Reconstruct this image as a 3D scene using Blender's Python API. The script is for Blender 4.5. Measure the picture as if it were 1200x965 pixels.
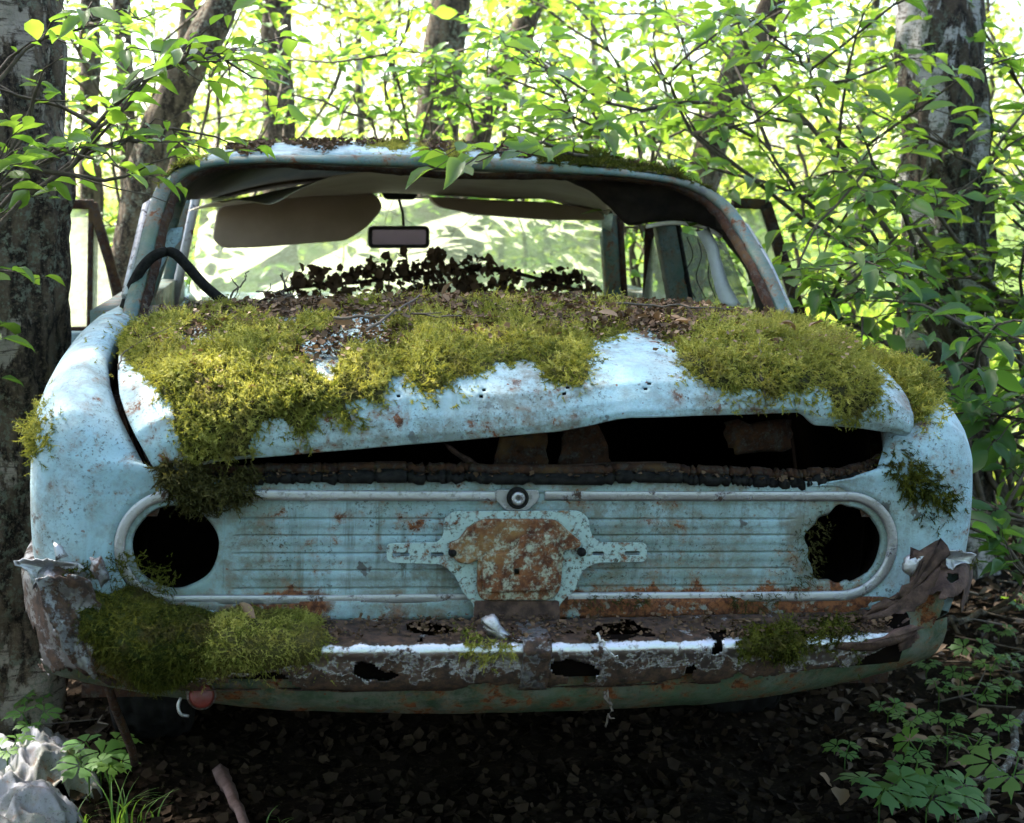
import bpy, math, random
import numpy as np
from mathutils import Vector, Matrix

for o in list(bpy.data.objects): bpy.data.objects.remove(o)
scene = bpy.context.scene
COL = scene.collection
R = math.radians
rs = np.random.RandomState(7)

# ------------------------------------------------------------------ camera, sky, sun, exposure
CAM = np.array([0.0, 0.0, 1.278]); PITCH = R(8.65); FPX = 1675.0
cd = bpy.data.cameras.new('camera'); cam = bpy.data.objects.new('camera', cd); COL.objects.link(cam)
cam.location = CAM; cam.rotation_euler = (math.pi/2 - PITCH, 0, 0)
cd.sensor_width = 36; cd.lens = 36*FPX/1200; cd.clip_start = .05; cd.clip_end = 2000
cd.dof.use_dof = True; cd.dof.focus_distance = 2.7; cd.dof.aperture_fstop = 6.3
scene.camera = cam
SUN_EL = R(54); SUN_AZ = math.atan2(-.80, .60)          # from behind the car, on the left
world = bpy.data.worlds.new('World'); scene.world = world; world.use_nodes = True
wn = world.node_tree; bg = wn.nodes['Background']
sky = wn.nodes.new('ShaderNodeTexSky'); sky.sky_type = 'NISHITA'; sky.sun_disc = False
sky.sun_elevation = SUN_EL; sky.sun_rotation = SUN_AZ; sky.air_density = 1.0; sky.dust_density = 2.5
wn.links.new(sky.outputs[0], bg.inputs[0]); bg.inputs[1].default_value = .15
sl = bpy.data.lights.new('sun', 'SUN'); sl.energy = 5.0; sl.angle = R(.53); sl.color = (1, .95, .86)
sun = bpy.data.objects.new('sun', sl); COL.objects.link(sun)
sdir = Vector((math.sin(SUN_AZ)*math.cos(SUN_EL), math.cos(SUN_AZ)*math.cos(SUN_EL), math.sin(SUN_EL)))
sun.rotation_euler = sdir.to_track_quat('Z', 'Y').to_euler(); sun.location = (-6, 6, 12)
scene.view_settings.view_transform = 'Standard'; scene.view_settings.look = 'None'
scene.view_settings.exposure = 2.35; scene.view_settings.gamma = 1
scene.render.engine = 'CYCLES'

# ------------------------------------------------------------------ car frame, pixel helpers
def _rx(a): c, s = math.cos(a), math.sin(a); return np.array([[1,0,0],[0,c,-s],[0,s,c]])
def _rz(a): c, s = math.cos(a), math.sin(a); return np.array([[c,-s,0],[s,c,0],[0,0,1]])
def _ry(a): c, s = math.cos(a), math.sin(a); return np.array([[c,0,s],[0,1,0],[-s,0,c]])
CAR_T = np.array([-.007, 2.377, 0.]); CAR_M = _rz(R(9.0)) @ _ry(R(2.1))
def ray(px, py): return _rx(-PITCH) @ np.array([(px-600)/FPX, 1, (482.5-py)/FPX])
def at(px, py, y):                                     # car-local point on the plane of that length
    d = CAR_M.T @ ray(px, py); o = CAR_M.T @ (CAM-CAR_T); return o + d*(y-o[1])/d[1]
def wat(px, py, depth):
    d = ray(px, py); return CAM + d*depth/d[1]
def gat(px, py, z=0.):
    d = ray(px, py); return CAM + d*(z-CAM[2])/d[2]
def topx(P):                                           # world points -> photo pixels, depth
    Q = (np.asarray(P)-CAM) @ _rx(PITCH).T
    dd = np.where(np.abs(Q[..., 1]) < 1e-3, 1e-3, Q[..., 1])
    return 600+FPX*Q[..., 0]/dd, 482.5-FPX*Q[..., 2]/dd, Q[..., 1]
def c2w(P): return np.asarray(P) @ CAR_M.T + CAR_T
CAM_L = CAR_M.T @ (CAM-CAR_T)

# ------------------------------------------------------------------ numpy helpers
def _hash(i, j, k):
    n = (i*374761393 + j*668265263 + k*2147483647 + 1013904223) & 0xffffffff
    n = ((n ^ (n >> 13))*1274126177) & 0xffffffff
    n = ((n ^ (n >> 15))*2246822519) & 0xffffffff
    return ((n ^ (n >> 16)) & 0xffff)/65535.
def vnoise(P, s=1.):
    P = np.asarray(P, float)*s + 100.; I = np.floor(P).astype(np.int64); f = P-I; f = f*f*(3-2*f)
    x, y, z = I[..., 0], I[..., 1], I[..., 2]; r = 0
    for a in (0, 1):
        for b in (0, 1):
            for c in (0, 1):
                w = (f[..., 0] if a else 1-f[..., 0])*(f[..., 1] if b else 1-f[..., 1])*(f[..., 2] if c else 1-f[..., 2])
                r = r + w*_hash(x+a, y+b, z+c)
    return r
def fbm(P, s, o=4):
    r = 0; a = .5; t = 0
    for i in range(o): r = r + a*vnoise(np.asarray(P)+i*17.3, s*2**i); t += a; a *= .5
    return r/t
def spline(pts, n):
    p = np.array(pts, float); m = len(p)
    p = np.vstack([2*p[0]-p[1], p, 2*p[-1]-p[-2]])
    t = np.linspace(0, m-1-1e-9, n); i = t.astype(int); f = (t-i)[:, None]
    a, b, c, d = p[i], p[i+1], p[i+2], p[i+3]
    return .5*((2*b)+(c-a)*f+(2*a-5*b+4*c-d)*f*f+(3*b-a-3*c+d)*f**3)
def norm(v): return v/(np.linalg.norm(v, axis=-1, keepdims=True)+1e-12)

def mesh_arr(name, V, T, rnd=None, smooth=True):
    me = bpy.data.meshes.new(name); V = np.asarray(V, np.float32); T = np.asarray(T, np.int32)
    k = T.shape[1]
    me.vertices.add(len(V)); me.vertices.foreach_set('co', V.ravel())
    me.loops.add(T.size); me.loops.foreach_set('vertex_index', T.ravel())
    me.polygons.add(len(T)); me.polygons.foreach_set('loop_start', np.arange(0, T.size, k, dtype=np.int32))
    if smooth: me.polygons.foreach_set('use_smooth', np.ones(len(T), bool))
    if rnd is not None:
        a = me.attributes.new('rnd', 'FLOAT', 'POINT'); a.data.foreach_set('value', np.asarray(rnd, np.float32))
    me.update(calc_edges=True); return me
def grid_faces(nu, nv, wrap=False, mask=None):
    i, j = np.meshgrid(np.arange(nu if wrap else nu-1), np.arange(nv-1), indexing='ij')
    i2 = (i+1) % nu
    q = np.stack([i*nv+j, i2*nv+j, i2*nv+j+1, i*nv+j+1], -1)
    q = q[mask] if mask is not None else q.reshape(-1, 4)
    return q
def grid_mesh(name, G, flip=False, mask=None, wrap=False):
    nu, nv = G.shape[:2]; q = grid_faces(nu, nv, wrap, mask)
    if flip: q = q[:, ::-1]
    return mesh_arr(name, G.reshape(-1, 3), q)
def instance(tv, tt, pos, M, rnd):                     # template verts/tris copied to N frames
    n = len(pos); V = np.einsum('nij,kj->nki', M, tv)+pos[:, None, :]
    T = tt[None]+(np.arange(n)*len(tv))[:, None, None]
    return V.reshape(-1, 3), T.reshape(-1, tt.shape[1]), np.repeat(rnd, len(tv))
def joinp(parts):
    Vs, Ts, Rs, o = [], [], [], 0
    for V, T, r in parts: Vs.append(V); Ts.append(T+o); Rs.append(r); o += len(V)
    return np.concatenate(Vs), np.concatenate(Ts), np.concatenate(Rs)
def tube(path, rad, n=6, cap=True):
    p = np.asarray(path, float); m = len(p); rad = np.broadcast_to(rad, (m,))
    t = norm(np.gradient(p, axis=0)); a = np.array([.31, .22, .93]) if abs(t[0, 2]) < .9 else np.array([1., .1, 0])
    u = norm(np.cross(t, a)); v = np.cross(t, u)
    th = np.linspace(0, 2*np.pi, n, endpoint=False)
    G = p[:, None]+rad[:, None, None]*(np.cos(th)[None, :, None]*u[:, None]+np.sin(th)[None, :, None]*v[:, None])
    i_, k_ = np.meshgrid(np.arange(m-1), np.arange(n), indexing='ij'); k2 = (k_+1) % n
    q = np.stack([i_*n+k_, i_*n+k2, (i_+1)*n+k2, (i_+1)*n+k_], -1).reshape(-1, 4)
    V = G.reshape(-1, 3)
    if cap:
        V = np.vstack([V, p[:1], p[-1:]]); c0, c1 = len(V)-2, len(V)-1
    tri = np.vstack([q[:, [0, 1, 2]], q[:, [0, 2, 3]]])
    if cap:
        e = [(k, (k+1) % n, c0)[::-1] for k in range(n)]+[((m-1)*n+k, (m-1)*n+(k+1) % n, c1) for k in range(n)]
        tri = np.vstack([tri, np.array(e)])
    return V, tri
def frames(axis, up):                                  # columns: side, axis, normal
    y = norm(axis); x = norm(np.cross(y, up)); z = np.cross(x, y); return np.stack([x, y, z], -1)

# ------------------------------------------------------------------ object helpers
def obj(name, me, mat=None, parent=None, label=None, cat=None, group=None, kind=None, loc=None):
    o = bpy.data.objects.new(name, me); COL.objects.link(o)
    if mat and me is not None: me.materials.append(mat)
    if parent: o.parent = parent
    if loc is not None: o.location = loc
    for k, v in (('label', label), ('category', cat), ('group', group), ('kind', kind)):
        if v: o[k] = v
    return o
def thing(name, label, cat, loc=(0, 0, 0), group=None):
    return obj(name, None, None, None, label, cat, group, None, loc)
def solid(o, t, off=-1):
    m = o.modifiers.new('thickness', 'SOLIDIFY'); m.thickness = t; m.offset = off; return o
def box_mesh(name, c, s, rot=None, bev=.004):
    c = np.array(c, float); s = np.array(s, float)/2
    V = np.array([[x, y, z] for x in (-1, 1) for y in (-1, 1) for z in (-1, 1)])*s
    if rot is not None: V = V @ np.asarray(rot).T
    F = [(0,1,3,2),(4,6,7,5),(0,4,5,1),(2,3,7,6),(0,2,6,4),(1,5,7,3)]
    return mesh_arr(name, V+c, np.array(F), smooth=False)
def bevel(o, w, seg=2):
    m = o.modifiers.new('bevel', 'BEVEL'); m.width = w; m.segments = seg; m.limit_method = 'ANGLE'; return o
def bar_mesh(name, a, b, w, t, wide=(1, 0, 0)):        # flat bar from a to b
    a = np.array(a, float); b = np.array(b, float); y = norm(b-a); x = norm(np.array(wide, float)-y*np.dot(wide, y)); z = np.cross(x, y)
    return box_mesh(name, (a+b)/2, (w, np.linalg.norm(b-a), t), np.stack([x, y, z], -1))
def curve_plate(name, outline, holes, depth, bev):     # outline in (x,z): plate facing -y, real holes
    cu = bpy.data.curves.new(name, 'CURVE'); cu.dimensions = '2D'; cu.fill_mode = 'BOTH'; cu.extrude = depth/2; cu.bevel_depth = bev; cu.bevel_resolution = 2
    for pl in [outline]+holes:
        s = cu.splines.new('POLY'); s.points.add(len(pl)-1); s.use_cyclic_u = True
        for p, q in zip(s.points, pl): p.co = (q[0], q[1], 0, 1)
    o = bpy.data.objects.new(name, cu); COL.objects.link(o)
    me = bpy.data.meshes.new_from_object(o.evaluated_get(bpy.context.evaluated_depsgraph_get()))
    bpy.data.objects.remove(o); bpy.data.curves.remove(cu); me.name = name
    me.transform(Matrix(((1,0,0,0),(0,0,-1,0),(0,1,0,0),(0,0,0,1)))); return me
def rounded(pts, r, n=5):
    out = []; P = [np.array(p, float) for p in pts]
    for i, p in enumerate(P):
        a, b = P[i-1], P[(i+1) % len(P)]; da, db = a-p, b-p
        la, lb = np.linalg.norm(da), np.linalg.norm(db); k = min(r, la*.45, lb*.45)
        s, e = p+da/la*k, p+db/lb*k
        for t in np.linspace(0, 1, n): out.append((1-t)**2*s+2*t*(1-t)*p+t*t*e)
    return out

# ------------------------------------------------------------------ materials
class NT:
    def __init__(s, name):
        s.m = bpy.data.materials.new(name); s.m.use_nodes = True; s.t = s.m.node_tree; s.b = s.t.nodes['Principled BSDF']
        s.out = s.t.nodes['Material Output']; s.co = s.n('ShaderNodeTexCoord').outputs['Object']
    def n(s, typ, **k):
        x = s.t.nodes.new(typ)
        for a, v in k.items(): setattr(x, a, v)
        return x
    def l(s, a, b): s.t.links.new(a, b)
    def sv(s, sock, v):
        if isinstance(v, bpy.types.NodeSocket): s.l(v, sock)
        else: sock.default_value = v if not isinstance(v, tuple) or len(v) != 3 or sock.type != 'RGBA' else (*v, 1)
    def mapped(s, scale=(1, 1, 1), loc=(0, 0, 0)):
        m = s.n('ShaderNodeMapping'); s.l(s.co, m.inputs[0]); m.inputs['Scale'].default_value = scale; m.inputs['Location'].default_value = loc; return m.outputs[0]
    def noise(s, scale, detail=4, rough=.55, dist=0, vec=None):
        x = s.n('ShaderNodeTexNoise'); s.l(vec or s.co, x.inputs['Vector']); x.inputs['Scale'].default_value = scale
        x.inputs['Detail'].default_value = detail; x.inputs['Roughness'].default_value = rough; x.inputs['Distortion'].default_value = dist; return x.outputs['Fac']
    def voro(s, scale, vec=None, feat='F1', out='Distance'):
        x = s.n('ShaderNodeTexVoronoi', feature=feat); s.l(vec or s.co, x.inputs['Vector']); x.inputs['Scale'].default_value = scale; return x.outputs[out]
    def ramp(s, f, a, b, va=0., vb=1.):
        x = s.n('ShaderNodeMapRange', interpolation_type='SMOOTHSTEP'); s.sv(x.inputs[0], f); x.inputs[1].default_value = a; x.inputs[2].default_value = b
        x.inputs[3].default_value = va; x.inputs[4].default_value = vb; return x.outputs[0]
    def mix(s, f, a, b):
        x = s.n('ShaderNodeMix', data_type='RGBA'); s.sv(x.inputs['Factor'], f); s.sv(x.inputs['A'], a); s.sv(x.inputs['B'], b); return x.outputs['Result']
    def mul(s, a, b, op='MULTIPLY'):
        x = s.n('ShaderNodeMath', operation=op); s.sv(x.inputs[0], a); s.sv(x.inputs[1], b); return x.outputs[0]
    def bump(s, h, st=.3, d=.002):
        x = s.n('ShaderNodeBump'); s.sv(x.inputs['Height'], h); x.inputs['Strength'].default_value = st; x.inputs['Distance'].default_value = d; s.l(x.outputs[0], s.b.inputs['Normal'])
    def set(s, **k):
        for a, v in k.items(): s.sv(s.b.inputs[a.replace('_', ' ')], v)
        return s

def paint(name, base, alt, dirt=.5, rust=.3, green=.2, spec=.35, streak=.3, wet=None):
    n = NT(name); rn = n.noise(24, 10, .74, .2)
    if wet: sz = n.n('ShaderNodeSeparateXYZ'); n.l(n.co, sz.inputs[0]); rn = n.mul(rn, n.ramp(sz.outputs[2], wet[0], wet[1], .17, 0), 'ADD')
    c = n.mix(n.ramp(n.noise(4, 6, .62), .40, .60), base, alt)
    c = n.mix(n.ramp(n.noise(11, 7, .7, .2), .50, .64, 0, .40), c, tuple(min(1, x*.5+.22) for x in base))          # chalky bleached film
    c = n.mix(n.mul(n.ramp(n.noise(8, 7, .68, .3), .46, .64), green), c, (.11, .165, .10))
    st = n.ramp(n.noise(1, 8, .7, .0, n.mapped((42, 6, 2.6))), .50, .66); c = n.mix(n.mul(st, n.ramp(n.noise(5, 4), .38, .58, 0, streak)), c, (.09, .10, .075))
    c = n.mix(n.mul(n.ramp(n.noise(17, 9, .8, .2), .42, .62, 0, min(1, dirt*1.05)), n.ramp(n.noise(3.7, 5), .35, .58, .25, 1)), c, (.145, .15, .12))
    fleck = n.mul(n.ramp(n.noise(170, 8, .74), .545, .61), n.ramp(n.noise(9, 6, .65), .42, .58, .12, min(1, dirt*1.35)))
    c = n.mix(fleck, c, (.05, .048, .034))
    sp = n.ramp(n.mul(n.voro(15), n.noise(60, 3, .6, 0), 'ADD'), .58, .66, 1, 0)
    c = n.mix(n.mul(sp, n.ramp(n.noise(3.3, 3), .42, .56, 0, min(1, dirt*1.5))), c, (.085, .088, .085))
    rm = n.mul(n.ramp(rn, .655-.17*rust, .685-.17*rust), n.ramp(n.noise(4.5, 5, .6), .42, .54))
    halo = n.mul(n.ramp(rn, .56-.17*rust, .67-.17*rust), n.ramp(n.noise(4.5, 5, .6), .40, .56))
    c = n.mix(n.mul(halo, .55), c, (.21, .115, .055))
    rc = n.mix(n.ramp(n.noise(95, 6, .75), .38, .62), (.055, .019, .010), (.21, .075, .028))
    c = n.mix(rm, c, rc)
    tiny = n.ramp(n.mul(n.voro(48), n.noise(120, 2), 'ADD'), .51, .55, 1, 0)
    c = n.mix(n.mul(tiny, n.ramp(n.noise(6, 3), .46, .58, 0, min(1, rust*2.4))), c, (.15, .052, .02))
    n.set(Base_Color=c, Roughness=n.mul(n.ramp(n.noise(30, 7, .7), .35, .65, .40, .72), n.mul(rm, .3), 'ADD'), Specular_IOR_Level=spec)
    n.bump(n.mul(n.mul(n.noise(170, 7, .78), n.mul(n.noise(12, 4), .7), 'ADD'), n.mul(rm, -.9), 'ADD'), .45, .0035)
    return n.m
BLUE = (.285, .45, .52); BLUE2 = (.325, .46, .505)
M_paint = paint('faded_blue_paint', BLUE, BLUE2, .62, .30, .18, .35, .30)
M_lid = paint('faded_blue_lid_paint', (.30, .47, .53), (.35, .48, .51), .80, .42, .12, .35, .25)
M_panel = paint('stained_blue_panel_paint', (.27, .392, .425), (.20, .285, .29), 1., .36, .38, .3, .85, (.592, .625))
M_teal = paint('stained_teal_frame_paint', (.085, .16, .16), (.055, .11, .105), .95, .55, .5, .3, .5)
M_green = paint('algae_green_paint', (.055, .095, .055), (.030, .052, .030), 1., .62, .5, .2, .9)

def rusty(name, paintc, amount, tone=1.):
    n = NT(name); m = n.ramp(n.noise(62, 10, .76, .1), .63-.30*amount, .77-.30*amount)
    rc = n.mix(n.ramp(n.noise(60, 8, .7), .35, .65), (.065*tone, .022*tone, .012*tone), (.22*tone, .085*tone, .032*tone))
    rc = n.mix(n.ramp(n.noise(11, 5), .5, .68), rc, (.30*tone, .165*tone, .06*tone))
    pc = n.mix(n.ramp(n.noise(130, 6, .7), .52, .64), paintc, (.06, .06, .045))
    n.set(Base_Color=n.mix(m, pc, rc), Roughness=n.ramp(m, 0, 1, .5, .9), Specular_IOR_Level=.3)
    n.bump(n.mul(n.noise(190, 7, .75), n.mul(m, .8), 'ADD'), .5, .003); return n.m
M_bracket = rusty('bracket_flaking_paint', (.33, .44, .42), .46)
M_bracket_r = rusty('bracket_rust', (.36, .37, .28), .80, .85)
M_rustdark = rusty('dark_rust', (.025, .018, .014), .8, .24)

def chrome(name, rustamt, base=.55, rough=.28, lower=0.):
    n = NT(name); sz = n.n('ShaderNodeSeparateXYZ'); n.l(n.co, sz.inputs[0]); zb = n.mul(n.ramp(sz.outputs[2], .45, .545, lower, 0), n.ramp(sz.outputs[2], .549, .556, 0, lower*.8), 'ADD')
    m = n.ramp(n.mul(n.noise(24, 10, .72, .15), zb, 'ADD'), .66-.4*rustamt, .73-.4*rustamt)
    d = n.ramp(n.noise(70, 8, .75), .52, .64)
    c = n.mix(n.mul(d, .75), (base, base*1.0, base*1.02), (.16, .15, .12))
    rc = n.mix(n.ramp(n.noise(60, 8, .75), .36, .64), (.016, .009, .006), (.080, .040, .022))
    n.set(Base_Color=n.mix(m, c, rc), Metallic=n.ramp(n.mul(m, d, 'MAXIMUM'), 0, 1, 1., .05), Roughness=n.ramp(n.mul(m, d, 'MAXIMUM'), 0, 1, rough, .85))
    n.bump(n.mul(n.noise(150, 7, .75), n.mul(m, .9), 'ADD'), .45, .003); return n.m
M_chrome = chrome('dull_bumper_chrome', .28, .58, .3, .26)
M_chrome_bad = chrome('flaking_bumper_chrome', .52, .24, .5)
M_trim = chrome('oxidised_trim', .20, .42, .48)

def plain(name, a, b, scale=20, rough=.8, spec=.3, bmp=.3, d=.003, fine=None):
    n = NT(name); f = n.ramp(n.noise(scale, 7, .65), .3, .7); n.set(Base_Color=n.mix(f, a, b), Roughness=rough, Specular_IOR_Level=spec)
    n.bump(n.noise(fine or scale*6, 6, .7), bmp, d); return n.m
M_rust = plain('purple_brown_scaly_rust', (.030, .018, .015), (.115, .068, .052), 40, .85, .25, .9, .004, 150)
M_rubber = plain('perished_black_rubber', (.006, .006, .006), (.022, .021, .019), 90, .85, .12, .8, .004)
M_tyre = plain('old_tyre_rubber', (.006, .006, .006), (.016, .015, .014), 22, .9, .05)
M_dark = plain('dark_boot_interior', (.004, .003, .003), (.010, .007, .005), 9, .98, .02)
M_beige = plain('beige_headliner', (.78, .73, .64), (.62, .56, .47), 5, .85, .2, .25, .002, 300)
M_tan = plain('tan_visor_vinyl', (.42, .32, .25), (.34, .26, .20), 6, .7, .3, .5, .0015, 500)
M_vinyl = plain('black_torn_lining', (.012, .010, .009), (.045, .034, .028), 12, .8)
M_cloth = plain('white_lining_cloth', (.52, .52, .50), (.36, .36, .34), 12, .85)
M_seat = plain('rotten_seat_stuffing', (.020, .012, .007), (.06, .035, .018), 30, .95, .1, .9, .01)
M_mirror = NT('mirror_glass').set(Base_Color=(.20, .15, .20), Metallic=1., Roughness=.2).m
M_mirrorback = plain('mirror_black_plastic', (.012, .011, .012), (.03, .028, .03), 40, .5)
M_red = plain('red_reflector_plastic', (.17, .022, .016), (.10, .02, .015), 40, .45, .5)
def glassdirt(name, amt, tint):
    n = NT(name); tr = n.n('ShaderNodeBsdfTransparent'); tr.inputs[0].default_value = (.86, .92, .86, 1)
    tl = n.n('ShaderNodeBsdfTranslucent'); tl.inputs[0].default_value = (*tint, 1); df = n.n('ShaderNodeBsdfDiffuse'); df.inputs[0].default_value = (*tint, 1)
    gl = n.n('ShaderNodeBsdfGlossy'); gl.inputs[1].default_value = .06
    a = n.n('ShaderNodeMixShader'); a.inputs[0].default_value = .35; n.l(tl.outputs[0], a.inputs[1]); n.l(df.outputs[0], a.inputs[2])
    f = n.mul(n.ramp(n.noise(3.2, 7, .65, .5), .3, .7, amt*.85, amt), n.ramp(n.noise(45, 6, .7), .35, .7, .75, 1.2))
    b = n.n('ShaderNodeMixShader'); n.l(f, b.inputs[0]); n.l(tr.outputs[0], b.inputs[1]); n.l(a.outputs[0], b.inputs[2])
    fr = n.n('ShaderNodeFresnel'); fr.inputs[0].default_value = 1.35; c = n.n('ShaderNodeMixShader'); n.l(n.mul(fr.outputs[0], .6), c.inputs[0]); n.l(b.outputs[0], c.inputs[1]); n.l(gl.outputs[0], c.inputs[2])
    n.l(c.outputs[0], n.out.inputs[0]); return n.m
M_glass = glassdirt('grimy_windscreen_glass', .82, (.46, .50, .35))
M_sideglass = glassdirt('grimy_side_glass', .72, (.62, .65, .48))

def leafmat(name, c1, c2, t1, t2, gloss=.35, tw=.5, rough=.38, brown=0.):
    n = NT(name); oi = n.n('ShaderNodeObjectInfo'); at_ = n.n('ShaderNodeAttribute', attribute_name='rnd')
    s = n.n('ShaderNodeMath', operation='ADD'); n.l(oi.outputs['Random'], s.inputs[0]); n.l(at_.outputs['Fac'], s.inputs[1])
    fr = n.n('ShaderNodeMath', operation='FRACT'); n.l(s.outputs[0], fr.inputs[0]); f = fr.outputs[0]
    d = n.mix(f, c1, c2); d = n.mix(n.ramp(n.noise(55, 3), .4, .75, 0, .35), d, tuple(x*.6 for x in c1))
    if brown: d = n.mix(n.ramp(n.noise(14, 5, .65), .52, .66, 0, brown), d, (.115, .075, .035))
    n.set(Base_Color=d, Roughness=rough, Specular_IOR_Level=gloss)
    tl = n.n('ShaderNodeBsdfTranslucent'); n.l(n.mix(f, t1, t2), tl.inputs[0])
    mx = n.n('ShaderNodeMixShader'); mx.inputs[0].default_value = tw; n.l(n.b.outputs[0], mx.inputs[1]); n.l(tl.outputs[0], mx.inputs[2]); n.l(mx.outputs[0], n.out.inputs[0])
    return n.m
M_leaf = leafmat('fresh_green_leaf', (.055, .125, .025), (.095, .17, .030), (.22, .43, .035), (.35, .53, .045), .5)
M_leafd = leafmat('deep_green_leaf', (.040, .105, .035), (.060, .13, .030), (.13, .30, .035), (.19, .36, .04), .5)
M_leafb = leafmat('spring_green_leaf', (.09, .16, .035), (.14, .20, .04), (.40, .54, .05), (.55, .62, .09), .3)
M_herb = leafmat('soft_green_herb', (.050, .130, .030), (.085, .16, .030), (.17, .34, .03), (.26, .42, .035), .25, .4, .5)
M_moss = leafmat('yellow_green_moss', (.10, .12, .016), (.46, .43, .11), (.18, .20, .02), (.50, .46, .07), .15, .35, .7, .65)
M_mossd = leafmat('dark_olive_moss', (.024, .034, .006), (.115, .115, .016), (.05, .065, .008), (.13, .13, .012), .12, .3, .75, .5)
M_mossb = leafmat('brown_green_moss', (.035, .034, .012), (.085, .075, .024), (.05, .05, .01), (.09, .085, .02), .1, .25, .8)
M_dead = leafmat('dry_brown_leaf', (.16, .095, .050), (.30, .20, .125), (.12, .06, .02), (.2, .12, .05), .25, .2, .6)
M_deadd = leafmat('dark_leaf_crumbs', (.045, .027, .016), (.17, .105, .062), (.05, .03, .01), (.09, .05, .02), .15, .15, .8)
M_deadg = leafmat('forest_floor_leaf', (.035, .024, .016), (.16, .11, .072), (.03, .02, .01), (.06, .04, .02), .2, .15, .7)
M_shadelitter = leafmat('shade_darkened_crumbs', (.010, .007, .005), (.050, .034, .022), (.01, .007, .004), (.02, .012, .008), .05, .1, .9)  # litter under the car, its shade put into this darker colour
M_twig = plain('grey_brown_twig_bark', (.070, .055, .042), (.13, .105, .08), 60, .85)
M_branch = plain('brown_branch_bark', (.060, .047, .035), (.125, .10, .075), 45, .85, .2, .6, .004)

def barkmat(name, dark, mid, lich, white=0., wcol=(.50, .47, .42)):
    n = NT(name); v = n.mapped((1, 1, .30)); ed = n.voro(22, v, 'DISTANCE_TO_EDGE'); h = n.mul(n.mul(ed, 1.4), n.noise(46, 8, .75, .3, v), 'ADD')
    c = n.mix(n.ramp(h, .48, .86), dark, mid); c = n.mix(n.ramp(n.noise(90, 6, .8), .48, .66, 0, .7), c, tuple(min(1, x*1.9) for x in mid))
    hh = h
    if white:
        hb = n.mapped((1, 1, 8)); v2 = n.mapped((1, 1, .45)); w = n.ramp(n.noise(7.5, 9, .66, .3, v2), .60-white*.2, .635-white*.2)
        wc = n.mix(n.ramp(n.noise(13, 8, .8, .2, hb), .52, .60), wcol, (.10, .075, .055)); wc = n.mix(n.ramp(n.noise(28, 6, .7), .5, .7, 0, .8), wc, (.30, .25, .20)); c = n.mix(w, c, wc); hh = n.mul(n.mul(h, n.ramp(w, 0, 1, 1, .25)), n.mul(w, .35), 'ADD')
    c = n.mix(n.mul(n.ramp(n.noise(52, 8, .78), .51, .58), n.ramp(n.noise(4.5, 5), .38, .56)), c, lich)
    n.set(Base_Color=c, Roughness=.9, Specular_IOR_Level=.2); n.bump(n.mul(hh, n.noise(140, 6, .75), 'ADD'), 1., .016); return n.m
M_birch = barkmat('rugged_birch_bark', (.020, .014, .010), (.165, .118, .078), (.24, .245, .175), .30, (.45, .37, .29))
M_birchw = barkmat('pale_birch_bark', (.016, .012, .010), (.095, .070, .050), (.17, .18, .135), .38, (.52, .49, .46))
M_bark = barkmat('grey_brown_bark', (.035, .025, .017), (.16, .115, .075), (.27, .27, .20))

# ================================================================== THE CAR (x right, y forward from its tail, z up)
car = thing('wrecked_car', 'pale blue abandoned saloon car, rusted, mossy, rear end towards the viewer', 'car', CAR_T)
car.rotation_euler = Matrix(CAR_M.tolist()).to_euler()
def part(name, me, mat, parent=None, label=None, kind=None): return obj(name, me, mat, parent or car, label, None, None, kind)

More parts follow.
